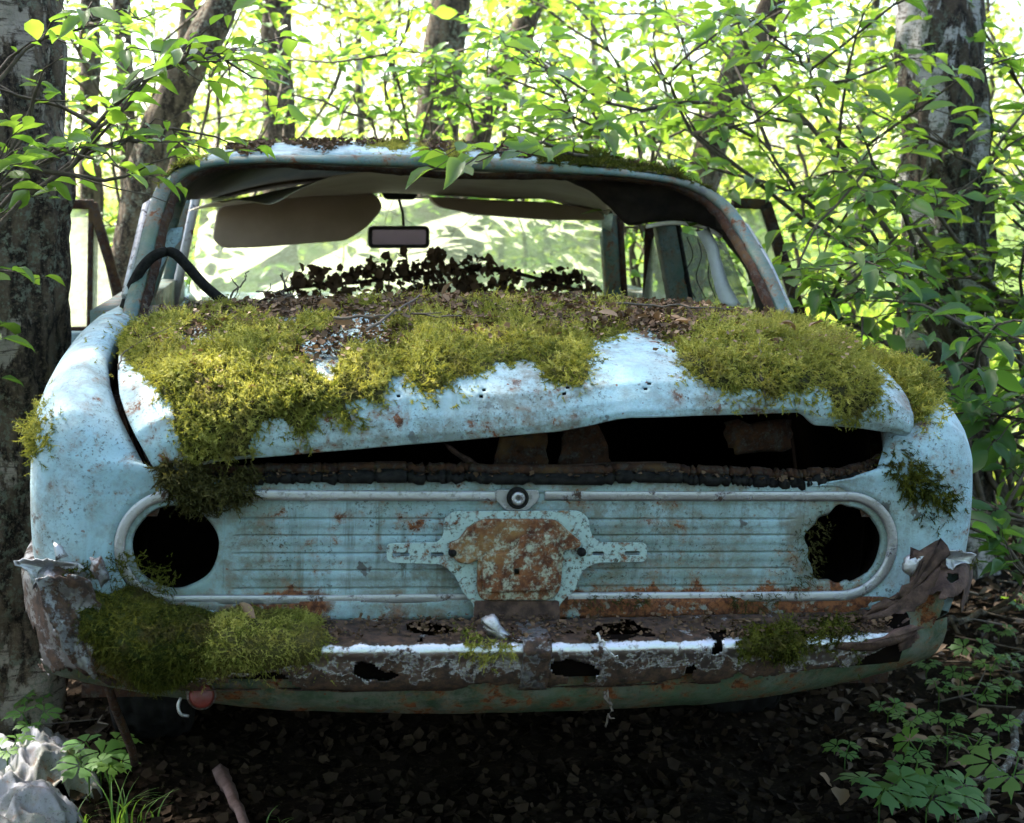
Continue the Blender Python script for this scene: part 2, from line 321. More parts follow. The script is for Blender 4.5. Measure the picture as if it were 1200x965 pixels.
# ---- rear fenders: rings along the side, closed by a rear face that meets the lamp surround
ST = [(0.0, .782, .838, .072), (.005, .803, .860, .075), (.014, .819, .880, .078), (.03, .831, .902, .082), (.065, .841, .926, .09), (.12, .849, .948, .095),
      (.22, .854, .968, .10), (.35, .857, .985, .10), (.55, .858, 1.0, .095), (.8, .858, 1.005, .09), (1.1, .856, 1.0, .09)]
XIN = [(0, .632, .822), (.02, .650, .850), (.06, .675, .888), (.13, .697, .925), (.25, .722, .957), (.4, .728, .978), (.7, .728, .996), (1.1, .728, 1.0)]
def fender_grid(s, dz=0., dent=0.):
    xi = np.array(XIN); ys = np.array([a[0] for a in ST]); yy = np.concatenate([np.linspace(0, .04, 9)[:-1], np.linspace(.04, .22, 14)[:-1], np.linspace(.22, 1.1, 22)])
    def I(k): return np.interp(yy, ys, [a[k] for a in ST])
    w, h, r = I(1), I(2), I(3); xin = np.interp(yy, xi[:, 0], xi[:, 1]); hin = np.interp(yy, xi[:, 0], xi[:, 2])
    rings = []
    for k, y in enumerate(yy):
        hi = min(hin[k], h[k]-.002); P = [(xin[k]-.006, hi-.05), (xin[k], hi-.004)]
        xs = w[k]-r[k]
        for t in np.linspace(0, 1, 7): P.append((xin[k]+(xs-xin[k])*t if xs > xin[k] else xin[k]+.004*t, hi+(h[k]-hi)*(t*(2-t))))
        for t in np.linspace(0, 1, 10)[1:]:
            a = t*np.pi/2; P.append((w[k]-r[k]+r[k]*math.sin(a), h[k]-r[k]+r[k]*math.cos(a)))
        z0 = h[k]-r[k]
        for t in np.linspace(0, 1, 16)[1:]:
            zb_ = .47+.095*max(0, 1-y/.2); z = z0+(zb_-z0)*t; P.append((w[k]+.012*math.sin(t*2.2)-.035*t*t, z))
        rings.append([(s*x, y, z) for x, z in P])
    rings = np.array(rings)                            # rings x points
    # rear face: from the first ring inwards to the lamp surround
    o = rings[0][1:]; n = len(o)
    th = np.linspace(np.pi/2*1.0, -np.pi/2, n-8); inner = [(.50+.078*k/4, .790+0*k) for k in range(4)]
    inner += [(.578+.098*math.cos(t), .683+.098*math.sin(t)) for t in th]+[(.578-.03*k, .583-.003*k) for k in range(1, 5)]
    inner = np.array([(s*x, .0, z) for x, z in inner])[:n]
    rows = []
    for t in np.linspace(1, 0, 9)[:-1]:
        q = o*(1-t)+inner*t; q[:, 1] = -.012*np.sin(np.pi*t)**1 * (1-t)-.004*t; rows.append(q)
    rows = np.array(rows); rows = np.concatenate([rows[:, :1], rows], 1)
    G = np.concatenate([rows, rings], 0)
    G[..., 2] += (fbm(G, 3.)-.5)*.008; G[..., 1] += (fbm(G+5, 4.)-.5)*.010*(G[..., 1] < .3)
    return G
GF = {}
for s in (-1, 1):
    G = fender_grid(s)
    if s < 0: G[..., 0] = np.where(G[..., 0] < -.70, -.70+(G[..., 0]+.70)*.80, G[..., 0])
    else: G[..., 0] = np.where(G[..., 0] > .70, .70+(G[..., 0]-.70)*.94, G[..., 0])
    GF[s] = G
    o = part('rear_fender', grid_mesh('rear_fender', G, flip=(s < 0)), M_paint, label='rear fender of faded blue paint'); solid(o, .0025, -1)
# ---- boot lid, sprung open and bent up on one side
LIPPX = [(172, 552), (183, 559), (215, 552), (250, 541), (290, 538), (380, 530), (470, 522), (600, 510), (655, 506), (690, 499), (720, 490), (738, 488), (800, 487),
         (880, 485), (934, 481), (940, 484), (953, 499), (1000, 501), (1040, 508), (1062, 513)]
lp = np.array([at(x, y, -.045+.05*((x-606)/450.)**2) for x, y in LIPPX])
LY = np.array([-.036, -.045, -.05, -.045, -.028, .01, .06, .14, .26, .42, .58, .74]); LF = np.array([.015, 0, .10, .25, .44, .60, .71, .81, .90, .955, .985, 1.])
LXL = np.array([.606, .609, .615, .626, .643, .661, .675, .686, .697, .705, .710, .712]); LXR = np.array([.676, .68, .684, .688, .692, .695, .698, .702, .708, .711, .712, .712])
nx = 200; uu = np.linspace(-1, 1, nx); vv = np.linspace(0, len(LY)-1, 70)
def li(a, v): return np.interp(v, np.arange(len(a)), a)
LG = np.zeros((nx, len(vv), 3))
for j, v in enumerate(vv):
    xl, xr = li(LXL, v), li(LXR, v); x = np.where(uu < 0, uu*xl, uu*xr)
    xlip = np.where(uu < 0, uu*.615, uu*.68)
    lip = np.interp(xlip, lp[:, 0], lp[:, 2]); lips = np.interp(xlip, lp[:, 0], np.convolve(np.pad(lp[:, 2], 3, mode='edge'), np.ones(7)/7, 'valid'))
    k = max(0, 1-v/3.2); lip = lip*k+lips*(1-k)
    top = 1.052-.040*np.abs(x/.7)**2.2+.012*(x/.7)-.004
    f = li(LF, v); y = li(LY, v)+.05*(xlip/.66)**2*max(0, 1-v/9.)
    # outer corners roll down with the fender line
    edge = np.clip((np.abs(uu)-.86)/.14, 0, 1)**2
    LG[:, j, 0] = x; LG[:, j, 1] = y; LG[:, j, 2] = lip+(top-lip)*f-edge*.028*np.sin(np.pi*min(1, f))
LG[..., 2] += (fbm(LG, 5.)-.5)*.012*np.minimum(1, vv/4)[None, :]; LG[..., 1] += (fbm(LG+3, 4.)-.5)*.008
# the split corner of the lip folded outwards
px_, py_, _ = topx(c2w(LG)); fold = np.exp(-((px_-765)/55.)**2)*np.clip(1-vv/3., 0, 1)[None]
LG[..., 1] -= .018*fold
lid_mask = np.ones((nx-1, len(vv)-1), bool)
for hx, hy in ((466, 464), (470, 456), (563, 465), (567, 457), (660, 462), (663, 456), (754, 458), (757, 451), (903, 465)):  # emblem holes
    d = (px_-hx)**2+(py_-hy)**2; i, j = np.unravel_index(np.argmin(d), d.shape); lid_mask[min(i, nx-2), min(j, len(vv)-2)] = False
lid = solid(part('boot_lid', grid_mesh('boot_lid', LG, mask=lid_mask), M_lid, label='sprung boot lid, faded blue, lower edge bent upwards'), .003, -1)
# ---- boot tub and dark bits seen through the gap
bt = []
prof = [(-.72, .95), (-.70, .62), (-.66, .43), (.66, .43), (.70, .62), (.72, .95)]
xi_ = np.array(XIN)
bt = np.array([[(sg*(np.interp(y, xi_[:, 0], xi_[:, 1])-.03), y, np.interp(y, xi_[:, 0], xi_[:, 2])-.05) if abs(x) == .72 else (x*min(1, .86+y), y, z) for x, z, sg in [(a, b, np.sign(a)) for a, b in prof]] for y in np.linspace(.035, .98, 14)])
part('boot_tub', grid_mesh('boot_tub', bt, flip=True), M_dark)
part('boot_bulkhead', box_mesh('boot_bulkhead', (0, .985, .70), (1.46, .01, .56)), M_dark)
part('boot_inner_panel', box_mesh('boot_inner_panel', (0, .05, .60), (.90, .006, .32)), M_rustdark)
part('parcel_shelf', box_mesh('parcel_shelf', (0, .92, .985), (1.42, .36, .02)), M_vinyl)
def flake(name, pts, thick, mat, parent=None, curl=.01, label=None, seed=0, n=7):
    P = np.array(pts, float); c = P.mean(0); rings = []
    for t in np.linspace(0, 1, 5):
        q = c+(P-c)*t; nn = norm(np.cross(P[1]-P[0], P[2]-P[0])); w = (fbm(q+seed, 22., 3)-.5); rings.append(q+nn*(w[:, None]*curl*2+curl*t*t))
    G = np.array(rings); o = part(name, grid_mesh(name, np.transpose(G, (1, 0, 2)), wrap=True), mat, parent, label); solid(o, thick, 0); return o
def jag(pts, n, amp, seed):
    r = np.random.RandomState(seed); P = [np.array(p, float) for p in pts]; out = []
    for i, p in enumerate(P):
        q = P[(i+1) % len(P)]
        for t in np.linspace(0, 1, n, endpoint=False): out.append(p+(q-p)*t+r.uniform(-amp, amp, 3)*(1, .2, 1)*(t > 0))
    return out
def pxpoly(L, y): return [at(a, b, y) for a, b in L]
flake('hinge_plate', jag(pxpoly([(585, 512), (640, 508), (640, 552), (575, 552)], .10), 4, .003, 1), .003, M_rustdark)
flake('hinge_plate', jag(pxpoly([(660, 505), (700, 500), (720, 548), (650, 552)], .14), 4, .004, 2), .003, M_rustdark)
flake('hinge_plate', jag(pxpoly([(850, 495), (930, 492), (930, 525), (870, 532), (855, 525)], .10), 5, .006, 3), .003, M_rustdark)
flake('torn_rail', jag(pxpoly([(560, 545), (700, 540), (780, 538), (785, 545), (700, 556), (560, 558)], .06), 5, .003, 4), .003, M_rust)
flake('torn_rail', jag(pxpoly([(520, 520), (560, 545), (575, 552), (560, 553), (530, 532)], .07), 5, .003, 5), .003, M_rust)
# ---- perished rubber seal round the boot opening: cracked into blocks
sp = spline([at(172, 500, .10), at(178, 540, .05), at(205, 560, .015), at(280, 562, 0), at(420, 560, -.008), at(606, 560, -.01), at(800, 562, -.008), at(930, 566, 0), at(1000, 562, .015), at(1040, 545, .04), at(1050, 520, .08)], 420)
k = np.arange(420); cell = np.cumsum(_hash(k, k*5, k*11) < .24); rr = .0095+.0035*_hash(cell, cell*3, cell*7)-np.concatenate([[1], np.diff(cell)])*.0045
sp[:, 2] += (_hash(cell, cell+5, cell*2)-.5)*.006
V, T = tube(sp, rr, 5); part('boot_seal', mesh_arr('boot_seal', V, T, smooth=False), M_rubber, label='perished black rubber seal cracked into blocks')
V, T = tube(sp+np.array([0, .02, .012]), .010, 6); part('boot_gutter', mesh_arr('boot_gutter', V, T), M_rustdark)
for s in (-1, 1):                                       # gutter channel beside the lid
    xi = np.array(XIN); p = np.stack([s*(xi[:, 1]-.012), xi[:, 0], xi[:, 2]-.075], -1); g = spline(p, 50)
    cs = np.array([(-.03, .0), (-.018, -.012), (.012, -.012), (.02, .012)]); G = np.array([[q+np.array([c[0]*s*-1, .0, c[1]]) for c in cs] for q in g])
    part('lid_gutter', grid_mesh('lid_gutter', G, flip=(s > 0)), M_rustdark)
# ---- rear panel with pressed grooves, lamp openings, frame strips above and below
ZC, ZR, XC, HR = .683, .0935, .578, .069
gz = [at(300, y, 0)[2] for y in (608, 628, 649, 669, 690)]
zz = np.unique(np.concatenate([np.linspace(ZC-ZR, ZC+ZR, 70)]+[np.array([g-.0035, g-.0018, g, g+.0018, g+.0035]) for g in gz])); xx = np.linspace(-.50, .50, 150)
X, Z = np.meshgrid(xx, zz, indexing='ij'); dep = np.zeros_like(X)
for g in gz: dep += .0045*np.exp(-((Z-g)/.0014)**2)
edges_ = [ZC-ZR-.01]+gz[::-1]+[ZC+ZR+.01]
for a, b in zip(edges_[:-1], edges_[1:]):                # each rib steps forward half way up
    m = (a+b)/2; dep -= .0016*np.clip((Z-m)/.003+.5, 0, 1)*(Z >= a)*(Z < b)*np.clip((b-Z)/.006, 0, 1)
fade = np.clip((.485-np.abs(X))/.012, 0, 1); Y = -.002+dep*fade+(fbm(np.stack([X, X*0, Z], -1), 7.)-.5)*.007
rp = part('rear_panel', grid_mesh('rear_panel', np.stack([X, Y, Z], -1), flip=False), M_panel, label='ribbed blue tail panel stained with rust')
for s in (-1, 1):
    th = np.linspace(0, 2*np.pi, 97)[:-1]; rows = []
    for kx, t in enumerate(np.linspace(0, 1, 8)):
        P = []
        for a in th:
            c, q = math.cos(a), math.sin(a)
            if c >= 0: ro = ZR
            else: ro = min(.0781/max(1e-6, -c), ZR/max(1e-6, abs(q)))
            ri = HR+(.004*math.sin(a*5)+.003*math.sin(a*11+1))*(s > 0)*(c < .2)+.0008*math.sin(a*7)
            rr_ = ri+(ro-ri)*t; P.append((s*(XC+c*rr_), -.0015+(.006 if t == 0 else 0), ZC+q*rr_))
        rows.append(P)
    G = np.array(rows); solid(part('lamp_surround', grid_mesh('lamp_surround', np.transpose(G, (1, 0, 2)), flip=(s > 0), wrap=True), M_panel, rp), .002, -1)
    rows = [[(s*(XC+math.cos(a)*r_), y_, ZC+math.sin(a)*r_) for a in th] for y_, r_ in ((.004, .074), (.06, .085), (.22, .085), (.26, .05), (.26, .001))]
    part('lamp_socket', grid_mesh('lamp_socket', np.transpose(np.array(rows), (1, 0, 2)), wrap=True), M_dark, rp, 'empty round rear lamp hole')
def strip(name, zlo, zhi, y0, mat, xm=.62):
    xs = np.linspace(-xm, xm, 120); G = np.array([[(x, y0+.0+(fbm(np.array([x, t, 0]), 9)-.5)*.006, zlo+(zhi-zlo)*t) for t in np.linspace(0, 1, 5)] for x in xs]); return solid(part(name, grid_mesh(name, G), mat), .003, -1)
strip('upper_panel_lip', ZC+ZR-.002, .799, -.004, M_panel, .60)
strip('lower_panel_lip', .555, ZC-ZR+.002, -.008, M_panel, .66)
def sweep(path, prof, closed=False, out=(0, -1, 0)):    # prof: (across, out)
    p = np.asarray(path); t = norm(np.gradient(p, axis=0)); o = np.array(out, float); o = o-t*(t@o)[:, None]; o = norm(o); a = np.cross(t, o)
    return np.array([[p[i]+a[i]*c[0]+o[i]*c[1] for c in prof] for i in range(len(p))])
tp = [(-.0088, -.001), (-.0085, .0036), (-.0075, .0044), (-.002, .0046), (.0040, .0040), (.0082, .0028), (.0088, -.001)]
def stad(side, x0, x1):                                  # top run from x0, round the end, bottom run to x1
    zt, zb = ZC+ZR-.004, ZC-ZR+.004; r = ZR-.004
    P = [(x, -.004, zt) for x in np.linspace(x0, side*XC, 40)][:-1]
    P += [(side*(XC+r*math.sin(a)), -.004, ZC+r*math.cos(a)) for a in np.linspace(0, np.pi, 40)][:-1]
    P += [(x, -.004, zb) for x in np.linspace(side*XC, x1, 40)]; return np.array(P)
for s in (-1, 1):
    p = stad(s, s*.034, s*.082); p[:, 2] += (fbm(p, 6)-.5)*.004
    part('trim_strip', grid_mesh('trim_strip', sweep(p, tp), flip=(s < 0)), M_trim, label='dull metal trim strip round the tail panel')
# ---- lock
lk = at(606, 583, -.01)
part('lock_plate', curve_plate('lock_plate', rounded([(-.036, .012), (.036, .012), (.036, -.004), (.018, -.022), (-.018, -.022), (-.036, -.004)], .006), [], .003, .001), M_trim).location = (lk[0], -.009, lk[2])
def disc_lathe(prof, n=32): return np.array([[(r*math.cos(a), y, r*math.sin(a)) for y, r in prof] for a in np.linspace(0, 2*np.pi, n, endpoint=False)])
lo = part('boot_lock', grid_mesh('boot_lock', disc_lathe([(0, .0185), (-.008, .0185), (-.012, .016), (-.012, .0135), (-.006, .0130)]), wrap=True), M_rubber); lo.location = (lk[0], -.012, lk[2])
part('lock_barrel', grid_mesh('lock_barrel', disc_lathe([(0, .0130), (-.010, .0125), (-.013, .010), (-.013, .004), (-.004, .0035), (-.004, .0001)]), wrap=True), M_trim, lo)
# ---- number plate bracket
def zp(L): return [at(430+x/3.4286, 560+y/3.4286, -.02)[[0, 2]] for x, y in L]
OUT = [(78, 262), (285, 258), (308, 225), (310, 160), (345, 134), (850, 131), (886, 160), (892, 220), (925, 258), (1120, 260), (1118, 332), (915, 336), (858, 368), (838, 440), (790, 482), (768, 505), (768, 590), (425, 592), (430, 505), (385, 455), (352, 385), (300, 342), (80, 335)]
HO = [[(100, 295), (172, 295), (172, 315), (100, 315)], [(252, 294), (308, 294), (308, 314), (252, 314)], [(900, 291), (950, 291), (950, 310), (900, 310)], [(1030, 289), (1095, 289), (1095, 310), (1030, 310)], [(575, 345), (612, 345), (612, 385), (575, 385)]]
br = part('plate_bracket', curve_plate('plate_bracket', rounded(zp(OUT), .010), [rounded(zp(h), .003, 3) for h in HO], .003, .0008), M_bracket, label='rusty number plate bracket with slotted arms'); br.location = (0, -.026, 0)
E1 = [(330, 262), (370, 250), (410, 195), (460, 168), (750, 168), (800, 215), (850, 258), (830, 272), (775, 275), (765, 430), (735, 475), (460, 475), (445, 440), (450, 305), (400, 335), (355, 320)]
E2 = [(480, 300), (570, 295), (600, 270), (620, 225), (740, 222), (752, 250), (750, 430), (470, 440), (460, 330)]
HC = [rounded(zp(HO[4]), .003, 3)]
part('pressed_boss', curve_plate('pressed_boss', rounded(zp(E1), .012), HC, .006, .0035), M_bracket_r, br).location = (0, -.006, 0)
part('pressed_boss', curve_plate('pressed_boss', rounded(zp(E2), .010), HC, .006, .0035), M_bracket_r, br).location = (0, -.014, 0)
LEG = [(432, 490), (766, 490), (768, 588), (426, 590)]
part('bracket_foot', curve_plate('bracket_foot', rounded(zp(LEG), .004), [], .003, .001), M_rust, br).location = (0, -.0035, 0)
for bx_, by_ in ((344, 298), (861, 297)):
    q = at(430+bx_/3.4286, 560+by_/3.4286, -.03); b_ = part('bolt', grid_mesh('bolt', disc_lathe([(0, .0075), (-.007, .0075), (-.010, .005), (-.010, .0001)], 12), wrap=True), M_rubber, br); b_.location = (q[0], -.004, q[2])
# ---- bumper
def bump_path(x):
    ax = np.abs(x); return np.where(ax < .72, -.135+.055*(ax/.72)**2.5, -.08+.0*ax)
PL = spline([(-.865, .42), (-.868, .22), (-.858, .08), (-.83, .005), (-.775, -.055), (-.68, -.092), (-.5, -.118), (-.25, -.133), (0, -.137), (.25, -.133), (.5, -.118), (.68, -.092), (.775, -.055), (.83, .005), (.858, .08), (.868, .22), (.865, .42)], 840)
tt_ = norm(np.gradient(PL, axis=0)); nn_ = np.stack([tt_[:, 1], -tt_[:, 0]], -1)      # outward
PB = [(-.105, .578), (-.06, .574), (-.022, .570), (-.008, .566), (.000, .557), (.000, .548), (-.005, .535), (-.010, .518), (-.018, .498), (-.030, .482), (-.050, .472), (-.065, .470)]
PB = spline(PB, 80); lift = np.clip((np.abs(PL[:, 0])-.60)/.2, 0, 1)**1.5*.082
BG = np.zeros((840, 80, 3))
for j, (o_, z_) in enumerate(PB):
    up = lift*np.clip((z_-.47)/.1, 0, 1); inn = np.where(np.abs(PL[:, 0]) > .7, .6, 1.)
    BG[:, j, :2] = PL+nn_*(o_*(inn if o_ < 0 else np.ones(840)))[:, None]; BG[:, j, 2] = z_+up-.012*lift/.08*(z_ < .5)
BG[..., 0] = np.where(BG[..., 0] < -.70, -.70+(BG[..., 0]+.70)*.86, BG[..., 0]); BG[..., 2] += (fbm(BG, 9.)-.5)*.008-.013*np.clip((.74-np.abs(BG[..., 0]))/.1, 0, 1); BG[..., 1] += (fbm(BG+9, 14.)-.5)*.010
nb = fbm(BG, 22., 4)*.65+fbm(BG+31, 7., 3)*.35; pxb, pyb, _ = topx(c2w(BG))
thr = np.full(nb.shape, .67)
jz = np.linspace(0, 1, 80)[None, :]
thr -= .125*np.exp(-((jz-.85)/.13)**2)                     # lower half of the face is eaten away
thr -= .10*np.exp(-((jz-.16)/.10)**2)                     # and patches of the shelf
for hx, hy, rx_, ry_, a in ((60, 720, 30, 40, .12), (100, 800, 40, 14, .4), (30, 760, 20, 40, .4), (425, 785, 22, 9, .30), (455, 792, 22, 9, .25), (655, 780, 22, 18, .22), (570, 812, 34, 12, .28), (690, 790, 26, 14, .22), (1100, 735, 40, 34, .5), (1050, 782, 60, 18, .5), (960, 800, 80, 14, .4), (85, 690, 16, 26, .3), (130, 770, 30, 30, .3), (500, 735, 24, 6, .5), (730, 738, 22, 7, .35), (300, 800, 40, 14, .3), (760, 808, 40, 10, .35), (860, 806, 60, 9, .3)):
    thr -= a*np.exp(-((pxb-hx)/rx_)**2-((pyb-hy)/ry_)**2)
eat = nb > thr; keep = ~(eat[:-1, :-1] | (eat[1:, 1:] & eat[:-1, 1:]))
CEN = 420
bl = keep.copy(); bl[CEN:, :] = False; brr = keep.copy(); brr[:CEN, :] = False; bel = keep.copy(); bel[236:] = False; bl[:236] = False; ber = keep.copy(); ber[:566] = False; brr[566:] = False
bme = grid_mesh('bumper_blade', BG, mask=bl, flip=True); b1 = solid(part('bumper_blade', bme, M_chrome, label='chrome bumper half, rotten and mossy towards its torn end'), .0018, -1)
b2 = solid(part('bumper_blade', grid_mesh('bumper_blade', BG, mask=brr, flip=True), M_chrome, label='chrome bumper half with a burst open end'), .0018, -1)
solid(part('bumper_end', grid_mesh('bumper_end', BG, mask=bel, flip=True), M_chrome_bad, b1, 'torn bumper corner with peeling plating'), .0018, -1)
solid(part('bumper_end', grid_mesh('bumper_end', BG, mask=ber, flip=True), M_rust, b2, 'burst brown rusted bumper corner'), .0018, -1)
BI = BG.copy(); BI[..., 1] += .022; BI[..., 2] -= .004; BI[..., 2] = np.clip(BI[..., 2], .484, .70)
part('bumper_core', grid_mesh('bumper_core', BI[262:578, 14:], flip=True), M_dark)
JG = BG[416:427].copy(); JG[..., 1] -= .004; JG[..., 2] += np.where(JG[..., 2] > .55, .004, 0); solid(part('bumper_joint', grid_mesh('bumper_joint', JG[:, 3:70], flip=True), M_chrome_bad), .002, -1)
# torn flakes, peeled plating
def bflake(L, y, mat, par, seed, amp=.004, curl=.012, n=4, label=None): return flake('torn_plate', jag(pxpoly(L, y), n, amp, seed), .0016, mat, par, curl, label, seed)
bflake([(18, 655), (45, 652), (70, 655), (100, 662), (95, 672), (60, 670), (45, 676), (40, 690), (35, 668)], -.01, M_trim, b1, 11, .003)
bflake([(60, 640), (78, 655), (62, 662)], -.03, M_trim, b1, 12, .002)
bflake([(42, 672), (70, 668), (100, 672), (112, 690), (120, 720), (108, 760), (112, 790), (90, 775), (72, 745), (58, 712)], -.075, M_chrome_bad, b1, 13, .006, .02)
bflake([(34, 680), (46, 690), (52, 718), (42, 716)], .03, M_rust, b1, 14, .004)
bflake([(62, 735), (80, 762), (108, 792), (140, 806), (118, 803), (90, 790), (70, 765)], -.07, M_rust, b1, 15, .004)
bflake([(70, 742), (82, 778), (84, 786), (72, 770)], -.01, M_rust, b1, 16, .004)
bflake([(104, 655), (118, 652), (128, 680), (118, 690), (108, 672)], -.06, M_chrome_bad, b1, 17, .003)
bflake([(1085, 648), (1112, 645), (1142, 650), (1136, 660), (1118, 662), (1112, 668), (1095, 658)], -.015, M_trim, b2, 21, .003)
bflake([(1065, 652), (1100, 648), (1112, 660), (1100, 680), (1090, 700), (1070, 728), (1040, 738), (1000, 738), (1020, 722), (1052, 705), (1072, 685), (1080, 668)], -.075, M_rust, b2, 22, .006, .02)
bflake([(1065, 660), (1080, 652), (1092, 650), (1070, 680), (1062, 672)], -.085, M_trim, b2, 23, .002)
bflake([(930, 755), (1000, 760), (1035, 750), (1070, 735), (1088, 738), (1060, 755), (1030, 765), (960, 765)], -.12, M_rust, b2, 24, .004)
bflake([(1036, 700), (1075, 690), (1098, 690), (1108, 680), (1100, 715), (1088, 735), (1068, 740), (1052, 730)], -.03, M_green, b2, 25, .005)
bflake([(565, 728), (580, 722), (598, 745), (598, 757), (582, 752), (570, 742)], -.12, M_trim, b1, 27, .003)
# lower apron
ap = np.array([[(x, -.075+.11*(abs(x)/.82)**2.6+dy, z-.0*abs(x)) for dy, z in ((.0, .49), (-.002, .464), (.008, .440), (.028, .416), (.053, .396), (.09, .383), (.14, .378))] for x in np.linspace(-.80, .80, 90)])
ap[..., 2] += (np.abs(ap[..., 0])**3)*.10; ap[..., 2] += (fbm(ap, 12)-.5)*.008
part('rear_apron', grid_mesh('rear_apron', ap, flip=True), M_green, label='algae stained lower apron')
part('underbody', box_mesh('underbody', (0, 2.0, .40), (1.5, 3.7, .05)), M_rustdark)
# reflector under the bumper
rc_ = at(236, 815, -.06); ro = part('reflector', grid_mesh('reflector', disc_lathe([(.02, .021), (-.004, .021), (-.008, .016), (-.010, .0001)], 24), wrap=True), M_red, label='round red reflector'); ro.location = rc_; ro.rotation_euler = (R(-15), 0, R(10))
part('reflector_rim', grid_mesh('reflector_rim', disc_lathe([(.024, .022), (-.004, .0235), (-.006, .021)], 24), wrap=True), M_chrome_bad, ro)
hp = at(212, 826, -.05); V, T = tube(spline([hp+[.0, 0, .012], hp+[-.004, -.004, .0], hp+[0, -.006, -.014], hp+[.012, 0, -.02]], 14), .003, 6); part('wire_clip', mesh_arr('wire_clip', V, T), M_trim)
V, T = tube(np.array([at(125, 800, .1), at(135, 830, .12), at(155, 880, .2), at(158, 895, .22)]), .008, 6); part('hanging_strut', mesh_arr('hanging_strut', V, T), M_rustdark)
# wheels
def wheel(x):
    c = (x, 1.0, .29); w = thing_w = obj('wheel', None, None, car); w.location = c
    prof = [(-.07, .19), (-.085, .22), (-.088, .265), (-.075, .292), (-.045, .302), (0, .304), (.045, .302), (.075, .292), (.088, .265), (.085, .22), (.07, .19)]
    P = spline([(a, b, 0) for a, b in prof], 60); G = np.zeros((120, 60, 3)); th = np.linspace(0, 2*np.pi, 120, endpoint=False)
    for i, a in enumerate(th):
        r = P[:, 1].copy(); tr = np.abs(P[:, 0]) < .072
        r -= .008*(((np.arange(60)+((i*2) % 8 if i % 6 < 3 else 0)) % 8) < 2)*tr; r -= .008*((i+(P[:, 0] > 0)*3) % 6 == 0)*tr
        r[:] *= 1
        G[i] = np.stack([P[:, 0], np.cos(a)*r, np.sin(a)*r], -1)
    G[..., 2] = np.maximum(G[..., 2], -.262+.0*G[..., 2])
    obj('tyre', grid_mesh('tyre', G, wrap=True), M_tyre, w)
    rp_ = [(-.07, .19), (-.05, .18), (-.04, .12), (-.055, .09), (-.055, .001)]
    for s in (1, -1): obj('rim', grid_mesh('rim', np.array([[(a*s, math.cos(t)*b, math.sin(t)*b) for a, b in rp_] for t in np.linspace(0, 2*np.pi, 40, endpoint=False)]), wrap=True), M_rust, w)
wheel(-.69); wheel(.69)
# ---- cabin: frame of the empty rear window
FP = [(-.742, .66, .955), (-.738, .72, .995), (-.722, .84, 1.105), (-.700, .95, 1.195), (-.672, 1.04, 1.268), (-.625, 1.085, 1.312), (-.545, 1.10, 1.338), (-.40, 1.115, 1.352), (-.2, 1.13, 1.360), (0, 1.135, 1.363)]
FP = np.array(FP+[(-x, y, z) for x, y, z in FP[-2::-1]]); FP[3:9, 0] -= np.array([.010, .020, .026, .024, .014, .006]); F = spline(FP, 180)
ins = norm(np.stack([-F[:, 0], np.full(180, -.10), 1.06-F[:, 2]], -1)); ins = ins/np.abs(ins).max(1, keepdims=True)
def framerow(k, dy): q = F+norm(ins)*k; q[:, 1] += dy; return q
topk = np.clip((F[:, 2]-1.2)/.1, 0, 1)[:, None]
FG = np.stack([framerow(-.004, .05), framerow(-.006, .012), framerow(0, -.004), framerow(.010, -.009), framerow(.023, -.008), framerow(.029, .004), framerow(.031, .03)], 1); FG += (fbm(FG, 8)-.5)[..., None]*.006
part('rear_window_frame', grid_mesh('rear_window_frame', FG), M_teal, label='teal frame of the missing rear window')
LGp = np.stack([framerow(.0315, .002), framerow(.038, .006), framerow(.046, .014), framerow(.050, .03)], 1); LGp += (fbm(LGp, 30)-.5)[..., None]*.010
part('window_flange', grid_mesh('window_flange', LGp), M_rustdark)
# roof skin
i0, i1 = 34, 146; rear = F[i0:i1]+np.array([0, .05, .003]); nu = i1-i0; u = np.linspace(-1, 1, nu); fr_ = np.stack([u*.64, np.full(nu, 2.36)+.03*(1-u*u), 1.262+.09*(1-np.abs(u)**2.6)], -1)
v = np.linspace(0, 1, 30); RG = rear[:, None]*(1-v)[None, :, None]+fr_[:, None]*v[None, :, None]
RG[..., 2] += (.052*np.sin(np.pi*v)**.7)[None]*(1-np.abs(u)**3)[:, None]+.008*np.sin(np.pi*v)[None]
RG[..., 0] *= 1+.035*np.sin(np.pi*v)[None]
fg = FG[i0:i1, 0][:, None]; RG = np.concatenate([fg+0*RG[:, :1], RG[:, 1:]], 1)
solid(part('roof', grid_mesh('roof', RG), M_paint, label='pale blue roof strewn with litter'), .003, -1)
for s in (-1, 1):                                       # roof gutter, side rails
    e = RG[0 if s < 0 else -1]; V, T = tube(np.vstack([F[14 if s < 0 else 165][None]+[s*.006, .02, 0], F[24 if s < 0 else 155][None]+[s*.008, .03, 0], e+[s*.010, 0, -.004]]), .011, 6); part('roof_gutter', mesh_arr('roof_gutter', V, T), M_trim)
    a = np.array([s*.70, 1.0, 1.20]); G = np.array([[F[(6+k) if s < 0 else 173-k]+[0, .045, 0], F[(6+k) if s < 0 else 173-k]+[s*.004, .16, .004*k/20]] for k in range(0, 34)]); part('rear_quarter', grid_mesh('rear_quarter', G, flip=(s > 0)), M_teal)
# door sills / waist
    part('waist_rail', box_mesh('waist_rail', (s*.80, 1.95, .93), (.10, 1.75, .10)), M_teal)
    part('body_side', box_mesh('body_side', (s*.835, 1.95, .62), (.02, 1.7, .56)), M_paint)
